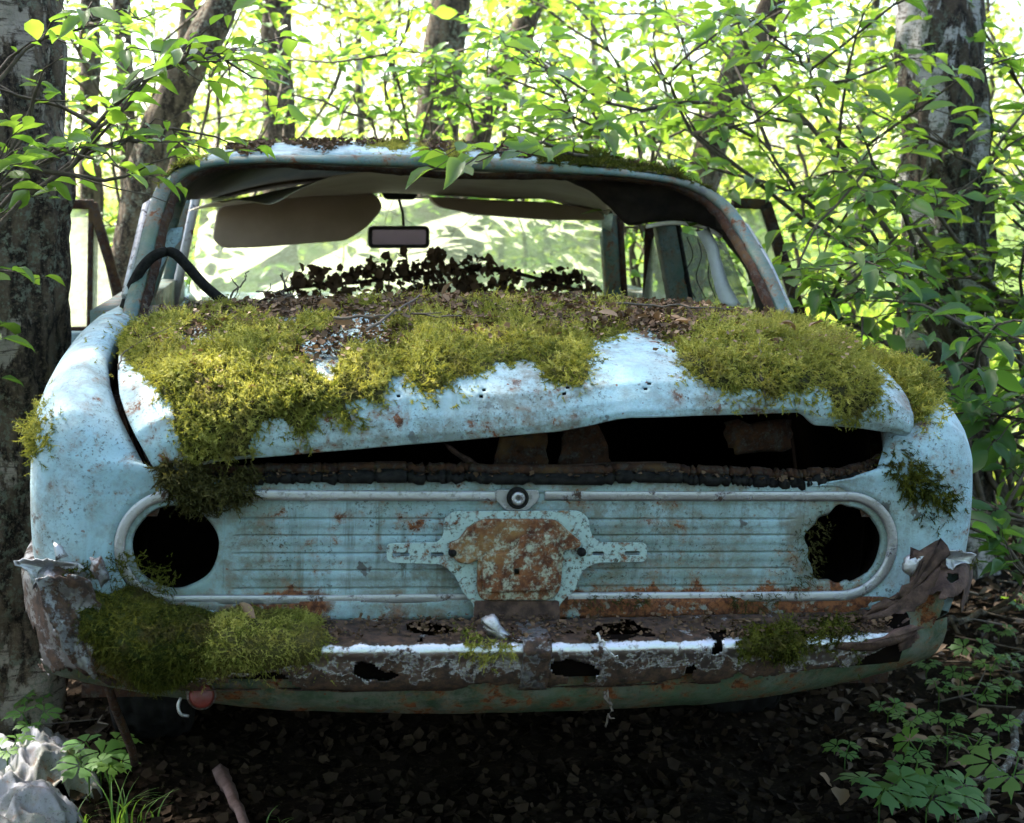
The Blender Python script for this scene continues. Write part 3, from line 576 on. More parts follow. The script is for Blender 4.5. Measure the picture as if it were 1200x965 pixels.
# pillars
def pillar(L, y, t, mat, name='pillar'):
    a, b, c, d = [at(p[0], p[1], y+(p[2] if len(p) > 2 else 0)) for p in L]
    top, bot = (a+b)/2, (c+d)/2; o = part(name, bar_mesh(name, bot, top, np.linalg.norm(b-a)*.5+np.linalg.norm(d-c)*.5, t, b-a), mat); bevel(o, .006); return o
pillar([(702, 246), (722, 246), (710, 360), (730, 360)], 2.38, .05, M_teal, 'windscreen_pillar')
pillar([(722, 246), (729, 246), (729, 360), (736, 360)], 2.36, .03, M_rustdark, 'pillar_channel')
pillar([(767, 262), (790, 262), (784, 360), (810, 360)], 1.62, .05, M_teal, 'door_pillar')
pillar([(757, 262), (766, 262), (752, 360), (764, 360)], 1.75, .02, M_rustdark, 'door_frame_edge')
pillar([(791, 262), (797, 262), (808, 360), (814, 360)], 1.60, .02, M_rubber, 'glass_channel')
pillar([(227, 222), (237, 222), (196, 365), (208, 365)], 2.36, .03, M_trim, 'windscreen_pillar')
pillar([(215, 222), (228, 222), (182, 365), (197, 365)], 2.40, .05, M_teal, 'pillar_channel')
pillar([(205, 228), (220, 222), (160, 365), (176, 365)], 1.62, .05, M_teal, 'door_pillar')
pillar([(176, 290), (188, 272), (150, 365), (160, 365)], 1.30, .04, M_teal, 'inner_quarter')
# greyish inner quarter panel, left
flake('inner_quarter_panel', pxpoly([(176, 300), (200, 268), (214, 266), (212, 280), (196, 300), (186, 318), (172, 345), (160, 350)], 1.1), .003, M_paint)
# windscreen
ww = np.linspace(-1, 1, 40); hh = np.linspace(0, 1, 20)
WS = np.array([[(a*(.735-.075*h), 2.86-.44*h-.14*a*a, .86+.405*h-.02*a*a*h) for h in hh] for a in ww]); part('windscreen', grid_mesh('windscreen', WS), M_glass, label='grimy cracked windscreen')
part('dashboard', box_mesh('dashboard', (0, 2.66, .84), (1.45, .36, .10)), M_vinyl); part('cowl', box_mesh('cowl', (0, 3.0, .86), (1.5, .35, .06)), M_paint)
hd = np.array([[(a*1.4, 3.1+1.0*h, .90-.03*h-.10*a*a-.06*h*h) for h in np.linspace(0, 1, 12)] for a in np.linspace(-.55, .55, 20)]); part('bonnet', grid_mesh('bonnet', hd), M_paint)
for s in (-1, 1): part('front_fender', box_mesh('front_fender', (s*.82, 3.4, .62), (.05, 1.3, .5)), M_paint)
# cracks in the screen
for k in range(9):
    a0 = np.array([.02+.1*rs.randn(), .5+.12*rs.randn()]); d_ = rs.randn(2)*(.30, .5); pts = []
    for t in np.linspace(0, 1, 9):
        a, h = a0+d_*t+rs.randn(2)*.008; a, h = np.clip(a, -.95, .95), np.clip(h, .1, .98); pts.append((a*(.735-.075*h), 2.845-.44*h-.14*a*a, .86+.405*h-.02*a*a*h))
    V, T = tube(np.array(pts), .0011, 4); part('crack', mesh_arr('crack', V, T), M_cloth)
# sun visors, mirror
VS = rounded([p[[0, 2]] for p in pxpoly([(257, 245), (300, 237), (385, 230), (438, 228), (447, 243), (428, 265), (405, 280), (300, 288), (262, 289), (251, 280)], 2.30)], .02)
vo = bevel(part('sun_visor', curve_plate('sun_visor', VS, [], .02, .006), M_tan, label='tan sun visor hanging down'), .001); vo.location = (0, 2.30, 0)
VS = [p[[0, 2]] for p in pxpoly([(505, 233), (560, 236), (640, 239), (695, 248), (704, 256), (640, 256), (560, 250), (515, 241)], 2.28)]
part('sun_visor', curve_plate('sun_visor', rounded(VS, .01), [], .10, .006), M_tan, label='tan sun visor folded up').location = (0, 2.28, 0)
V, T = tube(spline(pxpoly([(244, 246), (247, 250), (254, 251), (258, 246), (266, 243)], 2.3), 16), .004, 6); part('visor_hook', mesh_arr('visor_hook', V, T), M_trim, vo)
MS = rounded([p[[0, 2]] for p in pxpoly([(433, 267), (501, 267), (501, 289), (433, 289)], 2.32)], .012)
mo = part('rear_view_mirror', curve_plate('rear_view_mirror', MS, [], .018, .006), M_mirrorback, label='rear view mirror on a thin stem'); mo.location = (0, 2.32, 0)
MS2 = rounded([p[[0, 2]] for p in pxpoly([(436, 269.5), (498.5, 269.5), (498.5, 286.5), (436, 286.5)], 2.32)], .008)
part('mirror_glass', curve_plate('mirror_glass', MS2, [], .002, 0), M_mirror, mo).location = (0, -.0165, 0)
V, T = tube(np.array(pxpoly([(473, 268), (472, 250), (467, 232)], 2.34))-[0, 2.32, 0], .005, 6); part('mirror_stem', mesh_arr('mirror_stem', V, T), M_mirrorback, mo)
MB_ = rounded([p[[0, 2]] for p in pxpoly([(447, 224), (489, 224), (485, 233), (452, 233)], 2.34)], .01); part('mirror_mount', curve_plate('mirror_mount', MB_, [], .02, .004), M_mirrorback, mo).location = (0, .02, 0)
# headliner, sagging
NE = spline(pxpoly([(318, 238), (330, 233), (352, 221), (390, 207), (440, 200), (520, 198), (600, 200), (655, 206), (690, 222), (712, 240), (722, 254)], 1.36), 60)
FE = spline(pxpoly([(222, 246), (260, 241), (330, 234), (390, 230), (440, 226), (500, 228), (560, 230), (620, 233), (660, 238), (700, 246), (712, 252)], 2.28), 60)
HG = NE[:, None]*(1-np.linspace(0, 1, 20))[None, :, None]+FE[:, None]*np.linspace(0, 1, 20)[None, :, None]; HG[..., 2] += .015*np.sin(np.pi*np.linspace(0, 1, 20))[None]; HG += (fbm(HG, 7)-.5)[..., None]*.02
solid(part('headliner', grid_mesh('headliner', HG), M_beige, label='sagging beige headliner'), .002)
A_ = spline(pxpoly([(655, 206), (690, 222), (716, 248), (733, 263), (745, 264), (765, 262), (800, 264), (840, 275), (862, 300), (878, 330), (890, 365)], 1.30), 50)
B_ = spline(pxpoly([(640, 196), (700, 200), (740, 205), (770, 212), (800, 222), (825, 235), (845, 252), (862, 272), (880, 305), (893, 335), (903, 365)], 1.18), 50)
G = A_[:, None]*(1-np.linspace(0, 1, 10))[None, :, None]+B_[:, None]*np.linspace(0, 1, 10)[None, :, None]; G += (fbm(G, 12)-.5)[..., None]*.025
solid(part('torn_lining', grid_mesh('torn_lining', G), M_vinyl, label='black torn roof lining drooping at the side'), .002)
V, T = tube(spline(pxpoly([(757, 266), (780, 262), (800, 262), (825, 266), (845, 278)], 1.27), 20), .006, 6); part('lining_edge', mesh_arr('lining_edge', V, T), M_beige)
A_ = spline(pxpoly([(816, 272), (828, 295), (836, 325), (846, 360)], 1.2), 20); B_ = spline(pxpoly([(830, 266), (842, 290), (852, 325), (868, 358)], 1.22), 20)
G = np.stack([A_, (A_+B_)/2+[0, -.01, 0], B_], 1); G += (fbm(G, 16)-.5)[..., None]*.02; solid(part('cloth_flap', grid_mesh('cloth_flap', G), M_cloth, label='strip of white lining cloth hanging down'), .0015)
G = np.array([[at(150, 240, 1.16), at(335, 222, 1.30)], [at(200, 205, 1.15), at(380, 203, 1.30)]]); 
part('roof_inner', grid_mesh('roof_inner', (RG[:, 1:]+np.array([0, .0, -.022]))[:, ::2], flip=True), M_vinyl)
part('windscreen_header', mesh_arr('windscreen_header', *tube(fr_+[0, .01, -.018], .02, 8)), M_vinyl)
# side glass
G = np.array([pxpoly([(798, 272), (814, 360)], 1.58), pxpoly([(850, 285), (880, 360)], 1.30)]); part('side_window', grid_mesh('side_window', G), M_sideglass)
G = np.array([pxpoly([(764, 280), (752, 360)], 1.74), pxpoly([(772, 280), (790, 360)], 1.70)]); part('side_window', grid_mesh('side_window', G), M_sideglass)
for k in range(3):
    V, T = tube(spline(pxpoly([(805+12*k, 278), (812+10*k, 300), (802+14*k, 325), (815+12*k, 350)], 1.42), 18), .0014, 4); part('crack', mesh_arr('crack', V, T), M_rubber)
# loose rubber gasket, looped
V, T = tube(spline(pxpoly([(146, 362), (155, 335), (168, 312), (184, 298), (202, 296), (216, 308), (240, 335), (268, 358)], .80), 40), .0115, 7); part('loose_gasket', mesh_arr('loose_gasket', V*1.0, T), M_rubber, label='loose black window gasket bent into a loop')
# rotten front seat backs: ragged clumps on a wire frame
def clump(c, r, seed, stretch=(1, .6, .7)):
    n, m = 18, 14; G = []
    for a in np.linspace(0, 2*np.pi, n, endpoint=False):
        for b in np.linspace(0, np.pi, m): G.append((math.cos(a)*math.sin(b), math.sin(a)*math.sin(b), math.cos(b)))
    G = np.array(G); k = .35+1.3*fbm(G+seed*3.1, 2.6, 4); G = G*k[:, None]*r*np.array(stretch); return G.reshape(n, m, 3)+np.array(c), n, m
sb = part('seat_frame', mesh_arr('seat_frame', *tube(spline(pxpoly([(300, 356), (345, 338), (430, 330), (520, 318), (590, 318), (640, 330), (690, 345), (705, 356)], 1.9), 60), .006, 6)), M_rustdark, label='collapsed front seat frame')
rl = random.Random(4); cid = 0
for (x, y, r_) in [(352, 330, 9), (372, 320, 8), (388, 332, 7), (415, 322, 9), (435, 315, 10), (452, 322, 10), (470, 312, 13), (488, 322, 12), (508, 308, 11), (510, 326, 12), (532, 318, 10), (552, 312, 10), (548, 332, 12), (575, 314, 10), (598, 322, 9), (590, 336, 10), (440, 340, 12), (470, 340, 13), (500, 342, 14), (530, 344, 13), (565, 346, 12), (600, 346, 12), (630, 346, 10), (660, 338, 9), (645, 325, 8), (672, 326, 8), (690, 340, 8), (400, 345, 10), (360, 346, 10), (330, 350, 8), (512, 300, 6)]:
    c = at(x, y, 1.9); cid += 1; G, n_, m_ = clump(c, r_*1.9/430*.62, cid, (1.2, .7, .75)); nq = 34; rq = np.random.RandomState(cid); cp = np.array([(-.4, 0, .0), (.4, -.1, .15), (.5, .6, .1), (0, 1., .3), (-.45, .6, -.05)]); ct = np.array([(0, 1, 2), (0, 2, 4), (4, 2, 3)])
    pq = c+rq.randn(nq, 3)*r_*.0019*np.array([1.1, .7, .7]); Mq = frames(norm(rq.randn(nq, 3)), norm(rq.randn(nq, 3)))*rq.uniform(.008, .030, nq)[:, None, None]; Vq, Tq, _q = instance(cp, ct, pq, Mq, rq.rand(nq))
    part('rotten_stuffing', mesh_arr('rotten_stuffing', Vq, Tq, smooth=False), M_deadd, sb, None, 'stuff')
for k in range(10):
    x = 340+k*36; V, T = tube(spline(pxpoly([(x, 352), (x+rl.uniform(-8, 8), 338), (x+rl.uniform(-14, 14), 322)], 1.9), 10), .003, 5); part('seat_spring', mesh_arr('seat_spring', V, T), M_rustdark, sb)
# open doors
def door(name, label, Lframe, y, glassL, lower, mat):
    d = obj(name, None, None, car, label)
    for q, (a, b, w) in enumerate(Lframe):
        bevel(obj('window_bar', bar_mesh('window_bar', at(a[0], a[1], y), at(b[0], b[1], y), w, .03, (0, 1, .01) if False else (.9, 0, .3)), mat, d), .004)
    obj('window_pane', grid_mesh('window_pane', np.array([[at(*glassL[0], y), at(*glassL[3], y)], [at(*glassL[1], y), at(*glassL[2], y)]])), M_sideglass, d)
    P = [at(p[0], p[1], y)[[0, 2]] for p in lower]; o = obj('door_panel', curve_plate('door_panel', rounded(P, .02), [], .07, .008), M_paint, d); o.location = (0, y, 0)
door('door', 'open front door with a grimy pane beside the birch', [((30, 238), (110, 240), .03), ((108, 238), (140, 345), .03), ((107, 245), (105, 388), .016), ((-60, 390), (150, 388), .03)], 2.25, [(-40, 242), (108, 242), (140, 386), (-40, 386)], [(-70, 392), (150, 390), (160, 520), (150, 640), (-70, 640)], M_rustdark)
door('door', 'open door frame standing out on the shrub side', [((858, 238), (900, 240), .03), ((896, 238), (942, 385), .034), ((870, 388), (950, 386), .03)], 1.75, [(866, 243), (896, 243), (938, 384), (880, 384)], [(872, 392), (952, 390), (960, 480), (955, 640), (872, 640)], M_rustdark)

# ================================================================== GROUND
gx = np.unique(np.concatenate([np.linspace(-2.6, 2.8, 150), np.sign(np.linspace(-1, 1, 61))*np.abs(np.linspace(-1, 1, 61))**3*400]))
gy = np.unique(np.concatenate([np.linspace(1.6, 7.5, 150), 3+np.sign(np.linspace(-1, 1, 61))*np.abs(np.linspace(-1, 1, 61))**3*400]))
X, Y = np.meshgrid(gx, gy, indexing='ij'); P = np.stack([X, Y, X*0], -1)
near = np.exp(-((X)/6)**2-((Y-4)/6)**2)
def gheight(x, y):
    P = np.stack([x, y, x*0], -1); r = np.clip((np.abs(x)-.95)/.5, 0, 1)
    return (fbm(P, 1.3, 3)-.5)*.10*(.25+.75*r)+(fbm(P, 7., 3)-.5)*.035+.05*np.clip((x-1.0)/.8, 0, 1)*np.exp(-((y-4.2)/2.)**2)+.10*np.clip((y-2.95)/.5, 0, 1)*np.clip((1.15-np.abs(x+.05))/.35, 0, 1)*np.clip((7-y)/2, 0, 1)
P[..., 2] = gheight(X, Y)
n = NT('forest_floor_soil')
c = n.mix(n.ramp(n.noise(9, 8, .7), .35, .65), (.006, .0045, .003), (.020, .014, .009)); c = n.mix(n.ramp(n.noise(70, 6, .7), .52, .66), c, (.034, .024, .016))
sx = n.n('ShaderNodeSeparateXYZ'); n.l(n.co, sx.inputs[0]); far = n.ramp(n.mul(sx.outputs[1], n.mul(n.noise(.8, 4), 4., 'MULTIPLY'), 'ADD'), 8.5, 11.5)
n.set(Base_Color=n.mix(far, c, n.mix(n.noise(3, 6), (.055, .10, .025), (.12, .16, .05))), Roughness=1., Specular_IOR_Level=.03); n.bump(n.noise(45, 8, .75), .9, .02)
obj('ground', grid_mesh('ground', P), n.m, kind='structure')

# ================================================================== TEMPLATES
def leaf_tpl(w, fold=.10, droop=.18, tw=0.):
    ys = [.14, .38, .64, .86]; ws = [w*.50, w*.95, w*.96, w*.48]; V = [(0, 0, 0)]
    for y, a in zip(ys, ws):
        for k in (-1, 0, 1): V.append((k*a+.04*math.sin(5*y+tw), y, abs(k)*fold*a*2-droop*y*y+tw*k*a*y+.02*math.sin(9*y+k)))
    V.append((.03*tw, 1, -droop)); T = [(0, 2, 1), (0, 3, 2)]
    for r in range(3):
        for k in range(2): a = 1+r*3+k; T += [(a, a+1, a+4), (a, a+4, a+3)]
    T += [(10, 11, 13), (11, 12, 13)]; return np.array(V), np.array(T)
LT = [leaf_tpl(.24, .25, .18, 0), leaf_tpl(.21, .4, .30, .25), leaf_tpl(.26, .15, .08, -.2), leaf_tpl(.23, .55, .42, .12)]
FAR_T = (np.array([(0, 0, 0), (-.28, .5, .06), (.28, .5, .06), (0, 1, -.1)], float), np.array([(0, 2, 1), (1, 2, 3)]))
LEAFME = [mesh_arr('leaf', v, t) for v, t in LT]
def leaf_data(mat):
    out = []
    for m in LEAFME: c = m.copy(); c.materials.append(mat); out.append(c)
    return out

# ================================================================== PLANTS
class Plant:
    def __init__(s, seed): s.w = []; s.P = []; s.A = []; s.N = []; s.S = []; s.r = np.random.RandomState(seed)
    def limb(s, pts, r0, r1, n=5, wig=.02, m=None):
        pts = np.array(pts, float); m = m or max(5, int(np.linalg.norm(np.diff(pts, axis=0), axis=1).sum()/.09)); p = spline(pts, m)
        w = s.r.randn(m, 3)*wig; w[0] = 0; p = p+np.convolve(np.pad(w[:, 0], 1, mode='edge'), [.25, .5, .25], 'valid')[:, None]*[1, 0, 0]+w*[0, .7, .6]
        s.w.append(tube(p, np.linspace(r0, r1, m), n)); return p
    def leaf(s, p, a, up, size): s.P.append(p); s.A.append(a); s.N.append(up); s.S.append(size)
    def twig(s, p, d, L, size, bare=.0, r=.0022):
        d = norm(d); e = p+d*L+np.array([0, 0, -.10*L]); m = 4; q = np.array([p, p+d*L*.4+s.r.randn(3)*.01, p+d*L*.72+s.r.randn(3)*.012-[0, 0, .04*L], e])
        s.w.append(tube(q, np.linspace(r, r*.45, 4), 3, cap=False))
        if s.r.rand() < bare: return
        k = max(2, int(L/(size*.62))); side = 1
        for i in range(k+1):
            t = (i+.6)/(k+.6); pos = q[0]+(q[3]-q[0])*t if t > 1 else np.array([np.interp(t, [0, .4, .72, 1], q[:, c]) for c in range(3)])
            sd = norm(np.cross(d, [0, 0, 1.]))*side; side = -side
            a = d*s.r.uniform(.25, .8)+sd*s.r.uniform(.5, 1.0)+np.array([0, 0, s.r.uniform(-.45, .25)]) if i < k else d+np.array([0, 0, -.2])
            up = np.array([0, 0, 1.])+s.r.randn(3)*.38; s.leaf(pos, norm(a), norm(up), size*s.r.choice([.45, .7, .85, 1., 1.15, 1.3]))
    def branch(s, pts, r0, size, dens=1., bare=.15, tl=(.10, .26), r1=.002):
        p = s.limb(pts, r0, r1, 4, .010); seg = np.linalg.norm(np.diff(p, axis=0), axis=1); L = seg.sum(); k = int(L/.065*dens); side = 1
        for i in range(k):
            t = .18+.82*(i+s.r.rand())/k; j = min(len(p)-2, int(t*(len(p)-1))); d = norm(p[j+1]-p[j]); sd = norm(np.cross(d, [0, 0, 1.])+1e-6)*side; side = -side
            s.twig(p[j], d*.6+sd*s.r.uniform(.5, 1.1)+np.array([0, 0, s.r.uniform(-.3, .45)]), s.r.uniform(*tl)*(1.1-.4*t), size, bare)
        if bare < .9: s.twig(p[-1], p[-1]-p[-2], .10, size)
    def build(s, name, label, cat, base, leafmat, barkmat, group=None, far=False, single=300, trunk=None, foliage='foliage', maxdepth=7.):
        base = np.array(base, float); root = thing(name, label, cat, base, group)
        if trunk is not None: V, T = trunk; obj('trunk', mesh_arr('trunk', V-base, T), barkmat, root)
        if s.w:
            V, T, _ = cat_(s.w); obj('branches', mesh_arr('branches', V-base, T), barkmat, root)
        if not s.P: return root
        P, A, N, S = np.array(s.P), np.array(s.A), np.array(s.N), np.array(s.S); M = frames(A, N)*S[:, None, None]; rnd = s.r.rand(len(P))
        if far:
            V, T, r = instance(FAR_T[0], FAR_T[1], P-base, M, rnd); obj(foliage, mesh_arr(foliage, V, T, r, smooth=False), leafmat, root, kind='stuff'); return root
        x, y, d = topx(P+A*S[:, None]*.5); vis = (x > -20) & (x < 1220) & (y > -20) & (y < 985) & (d > .3) & (d < maxdepth); size = np.where(vis, S/np.maximum(d, .3)*FPX, 0)
        order = np.argsort(-size); pick = [i for i in order[:single] if size[i] > 9]; rest = np.ones(len(P), bool); rest[pick] = False
        lm = leaf_data(leafmat)
        for i in pick:
            o = bpy.data.objects.new('leaf', lm[i % 4]); COL.objects.link(o); o.parent = root
            o.matrix_local = Matrix([[*M[i][0], P[i][0]-base[0]], [*M[i][1], P[i][1]-base[1]], [*M[i][2], P[i][2]-base[2]], [0, 0, 0, 1]])
        parts = []
        idx = np.where(rest)[0]
        for k in range(4):
            q = idx[idx % 4 == k]
            if len(q): parts.append(instance(LT[k][0], LT[k][1], P[q]-base, M[q], rnd[q]))
        if parts: V, T, r = joinp(parts); obj(foliage, mesh_arr(foliage, V, T, r), leafmat, root, kind='stuff')
        return root
def cat_(L):
    Vs, Ts, o = [], [], 0
    for V, T in L: Vs.append(V); Ts.append(T+o); o += len(V)
    return np.concatenate(Vs), np.concatenate(Ts), None

def shrub(name, label, base, tips, r0, size, mat, seed, nb=5, dens=1., bare=.15, group=None, blen=(.35, .8), bark=None, single=300, catg='shrub', extra=None):
    p = Plant(seed); base = np.array(base, float); base[2] = gheight(np.array(base[0]), np.array(base[1]))-.03
    for tip in tips:
        tip = np.array(tip, float); mid = base*.5+tip*.5+np.append(p.r.randn(2)*.10, .12); mid[:2] = mid[:2]*.7+base[:2]*.3
        q = p.limb([base+np.append(p.r.randn(2)*.04, 0), base*.75+mid*.25+np.append(p.r.randn(2)*.04, .05), mid, tip*.7+mid*.3+p.r.randn(3)*.05, tip], r0*p.r.uniform(.7, 1.2), .003, 6, .012)
        for k in range(nb):
            j = int(len(q)*p.r.uniform(.35, .98)); j = min(j, len(q)-2); d = norm(norm(p.r.randn(3)*[1, 1, .35])+norm(q[j+1]-q[j])*.5+np.array([0, 0, .15])); L = p.r.uniform(*blen)
            p.branch([q[j], q[j]+d*L*.5+p.r.randn(3)*.03, q[j]+d*L+np.array([0, 0, -.12*L])], .006, size, dens, bare)
        p.branch(q[-max(4, len(q)//3):], .004, size, dens, bare)
    for e in (extra or []): p.branch(e, .006, size, dens, bare*.5)
    return p.build(name, label, catg, base, mat, bark or M_branch, group, single=single)

# ---- trunks
def trunk_mesh(pts, radii, rough=.012, nseg=56, m=190, flare=.0):
    pts = np.array(pts, float); p = spline(pts, m); L = np.linalg.norm(pts[-1]-pts[0]); r = spline(np.stack([radii, radii, radii], -1), m)[:, 0]
    t = norm(np.gradient(p, axis=0)); u = norm(np.cross(t, [.1, 1, .05])); v = np.cross(t, u); th = np.linspace(0, 2*np.pi, nseg, endpoint=False)
    D = np.cos(th)[None, :, None]*u[:, None]+np.sin(th)[None, :, None]*v[:, None]; G = p[:, None]+D*r[:, None, None]
    Q = G*np.array([1, 1, .28]); a = np.abs(fbm(Q, 16., 3)-.5)*2; b = fbm(Q+7, 40., 3); c = fbm(G, 2.5, 2)-.5
    h = (a*1.5+b*.5-.5)*rough+c*rough*2.2
    z = p[:, 2]-p[0, 2]; h = h+(np.exp(-z/.22)*flare)[:, None]*(1+.35*np.sin(th*5)[None]); G = G+D*h[..., None]
    V = G.reshape(-1, 3); q = np.array([((i*nseg+k), i*nseg+(k+1) % nseg, (i+1)*nseg+(k+1) % nseg, (i+1)*nseg+k) for i in range(m-1) for k in range(nseg)])
    return V, np.vstack([q[:, [0, 1, 2]], q[:, [0, 2, 3]]])
def crown(p, top, centres, nleaf, size, start):
    for c, rad in centres:
        c = np.array(c, float); p.limb([top, (top+c)/2+p.r.randn(3)*.2, c], .045, .012, 5, .03, 10)
        k = 14
        for i in range(k):
            d = norm(p.r.randn(3)); e = c+d*rad*p.r.uniform(.5, 1.)*np.array([1, 1, .75]); p.limb([c, (c+e)/2+p.r.randn(3)*.1, e], .012, .003, 3, .02, 6)
            n_ = int(nleaf/k); t = p.r.rand(n_)**.7; pos = c+(e-c)*t[:, None]+p.r.randn(n_, 3)*rad*.17
            p.P += list(pos); p.A += list(norm(p.r.randn(n_, 3)+[0, 0, -.4])); p.N += list(norm(p.r.randn(n_, 3)*.7+[0, 0, 1])); p.S += list(size*p.r.uniform(.7, 1.3, n_))
def tree(name, label, pts, radii, mat, centres, nleaf, seed, leafm=None, flare=.0, size=.09, rough=.012, m=190, group=None, nseg=56):
    p = Plant(seed); pts = [np.array(q, float) for q in pts]; pts[0][2] = min(pts[0][2], float(gheight(np.array(pts[0][0]), np.array(pts[0][1])))-.05)
    if centres: crown(p, pts[-1]*.6+pts[-2]*.4, centres, nleaf, size, 0)
    return p.build(name, label, 'tree', pts[0], leafm or M_leafb, mat, group, far=True, trunk=trunk_mesh(pts, radii, rough, m=m, flare=flare, nseg=nseg), foliage='crown')
def up(px, py, d, z): w = wat(px, py, d); return w
b = wat(-14, 860, 3.35); b[2] = 0
tree('birch_tree', 'old birch with rugged lichen covered bark beside the open front door', [b, wat(-10, 700, 3.36), wat(-4, 480, 3.38), wat(0, 250, 3.4), wat(-6, 50, 3.42), wat(-10, -250, 3.5), wat(-40, -900, 3.7), (-2.0, 4.4, 6.2)], [.165, .162, .160, .158, .150, .145, .12, .05], M_birch,
     [((-2.9, 5.2, 7.0), 1.25), ((-3.7, 6.2, 7.2), 1.25), ((-4.4, 5.3, 6.8), 1.25), ((-3.3, 4.4, 7.6), 1.2), ((-5.0, 6.4, 7.4), 1.2), ((-2.7, 6.3, 8.0), 1.1)], 1600, 11, flare=.05, rough=.030)  # unseen crown clumps, placed to shade the car and leave dapples
b = wat(1092, 800, 4.7); b[2] = 0
tree('birch_tree', 'birch with black and white flaking bark behind the shrubs', [b, wat(1100, 500, 4.7), wat(1112, 330, 4.7), wat(1110, 180, 4.7), wat(1102, 20, 4.72), wat(1098, -250, 4.75), wat(1090, -900, 4.9), (1.3, 5.4, 6.4)], [.165, .155, .148, .142, .136, .13, .11, .05], M_birchw,
     [((1.6, 6.4, 8.4), 1.5), ((2.8, 5.6, 7.8), 1.5)], 2400, 12, flare=.05, rough=.026)
def bgtree(label, L, radpx, mat, seed, centres=None, nleaf=1800, name='deciduous_tree'):
    pts = [wat(x, y, d) for x, y, d in L]; b = pts[0].copy(); b[2] = 0; b[0] += (pts[0][0]-pts[1][0])*.4; rad = [r*L[0][2]/FPX for r in radpx]
    top = pts[-1]+np.array([.1, .3, 3.2]); return tree(name, label, [b]+pts+[top], [rad[0]*1.1]+rad+[rad[-1]*.45], mat, centres(top) if centres else None, nleaf, seed, rough=.012, m=110, nseg=32, flare=.03)
cc = lambda *L: (lambda t: [(t+np.array(c), r) for c, r in L])
bgtree('slender straight trunk between the rugged birch and the leaning tree', [(106, 400, 6.0), (108, 240, 6.0), (104, 100, 6.0), (106, 0, 6.05), (112, -300, 6.2)], [13, 13, 12, 11, 9], M_bark, 21, cc(((0, .4, 1.0), 1.5), ((-1.2, 0, 1.4), 1.4)))
bgtree('curved leaning trunk with grey lichen beside the rear window', [(128, 420, 5.2), (148, 300, 5.2), (172, 200, 5.2), (205, 110, 5.2), (262, 0, 5.2), (330, -200, 5.3)], [21, 20, 20, 18, 17, 13], M_bark, 22, cc(((-1.6, .6, 1.2), 1.3),))
bgtree('thin dark trunk just behind the curved leaning tree', [(152, 400, 6.4), (152, 240, 6.4), (148, 120, 6.4), (142, 0, 6.4), (134, -250, 6.5)], [10, 10, 9, 8, 7], M_bark, 23)
bgtree('forking trunk rising behind the curved leaning tree', [(200, 420, 6.8), (205, 260, 6.8), (214, 120, 6.8), (224, 0, 6.8), (240, -250, 6.9)], [12, 12, 12, 11, 9], M_bark, 24)
bgtree('straight lichened trunk standing clear behind the roof', [(328, 420, 7.2), (328, 260, 7.2), (327, 130, 7.2), (322, 0, 7.2), (316, -300, 7.3)], [20, 20, 19, 18, 14], M_bark, 25, cc(((-1.8, 1.2, 1.8), 1.4),))
bgtree('thick grey trunk rising behind the middle of the roof', [(508, 400, 6.6), (510, 250, 6.6), (512, 150, 6.6), (520, 60, 6.6), (530, -20, 6.6), (545, -300, 6.7)], [28, 27, 25, 23, 21, 16], M_bark, 26, cc(((.3, 1.8, 1.6), 1.5),))
bgtree('crooked trunk leaning away next to the thick grey trunk', [(545, 400, 6.9), (552, 230, 6.9), (565, 145, 6.9), (590, 80, 6.9), (625, 0, 6.9), (700, -250, 7.0)], [17, 16, 15, 14, 12, 9], M_bark, 27)
bgtree('mossy trunk leaning over the shrubs towards the flaking birch', [(800, 420, 6.0), (812, 280, 6.0), (832, 180, 6.0), (862, 90, 6.0), (905, 5, 6.0), (960, -200, 6.1)], [19, 18, 17, 16, 13, 10], M_bark, 28, cc(((.6, 1., 1.), 1.5),))

# ---- shrubs round the car
W = lambda *L: [wat(*q) for q in L]
shrub('bird_cherry_shrub', 'dense leafy shrub crowding the far side of the car roof', (1.75, 4.7, 0), W((760, 70, 4.1), (860, 20, 4.5), (940, 60, 4.2), (1000, 150, 4.0), (1010, 270, 3.9), (880, 150, 4.3), (960, 330, 3.9), (1040, 210, 4.1)), .016, .070, M_leaf, 31, 5, 1.05, .22,
      extra=[W((800, 205, 3.9), (720, 190, 3.7), (640, 170, 3.55), (585, 178, 3.4), (560, 186, 3.3)), W((830, 120, 4.2), (740, 130, 4), (660, 90, 3.9), (600, 60, 3.8)), W((840, 250, 4.0), (760, 240, 3.9), (700, 150, 3.8), (650, 130, 3.7))])
shrub('bird_cherry_shrub', 'tangled shrub rising straight behind the car roof', (.75, 6.0, 0), W((700, 30, 5.4), (640, 90, 5.2), (780, 0, 5.6), (610, 20, 5.3), (740, 130, 5.3), (690, 160, 5.2)), .018, .072, M_leaf, 32, 5, .95, .25)
shrub('bird_cherry_shrub', 'leafy shrub spreading around the flaking birch', (2.6, 5.2, 0), W((1180, 60, 4.6), (1090, 150, 4.4), (1190, 260, 4.3), (1040, 60, 4.9), (1170, 350, 4.2), (1080, 300, 4.3), (1190, 160, 4.6)), .015, .068, M_leaf, 33, 5, .95, .2)
shrub('bird_cherry_shrub', 'deep green broad leaved shrub growing against the fender', (1.75, 3.75, 0), W((1130, 430, 3.5), (1185, 500, 3.45), (1165, 590, 3.35), (1195, 660, 3.3), (1120, 370, 3.7), (1185, 400, 3.6), (1160, 480, 3.5)), .010, .078, M_leafd, 34, 4, .9, .12, blen=(.18, .42))
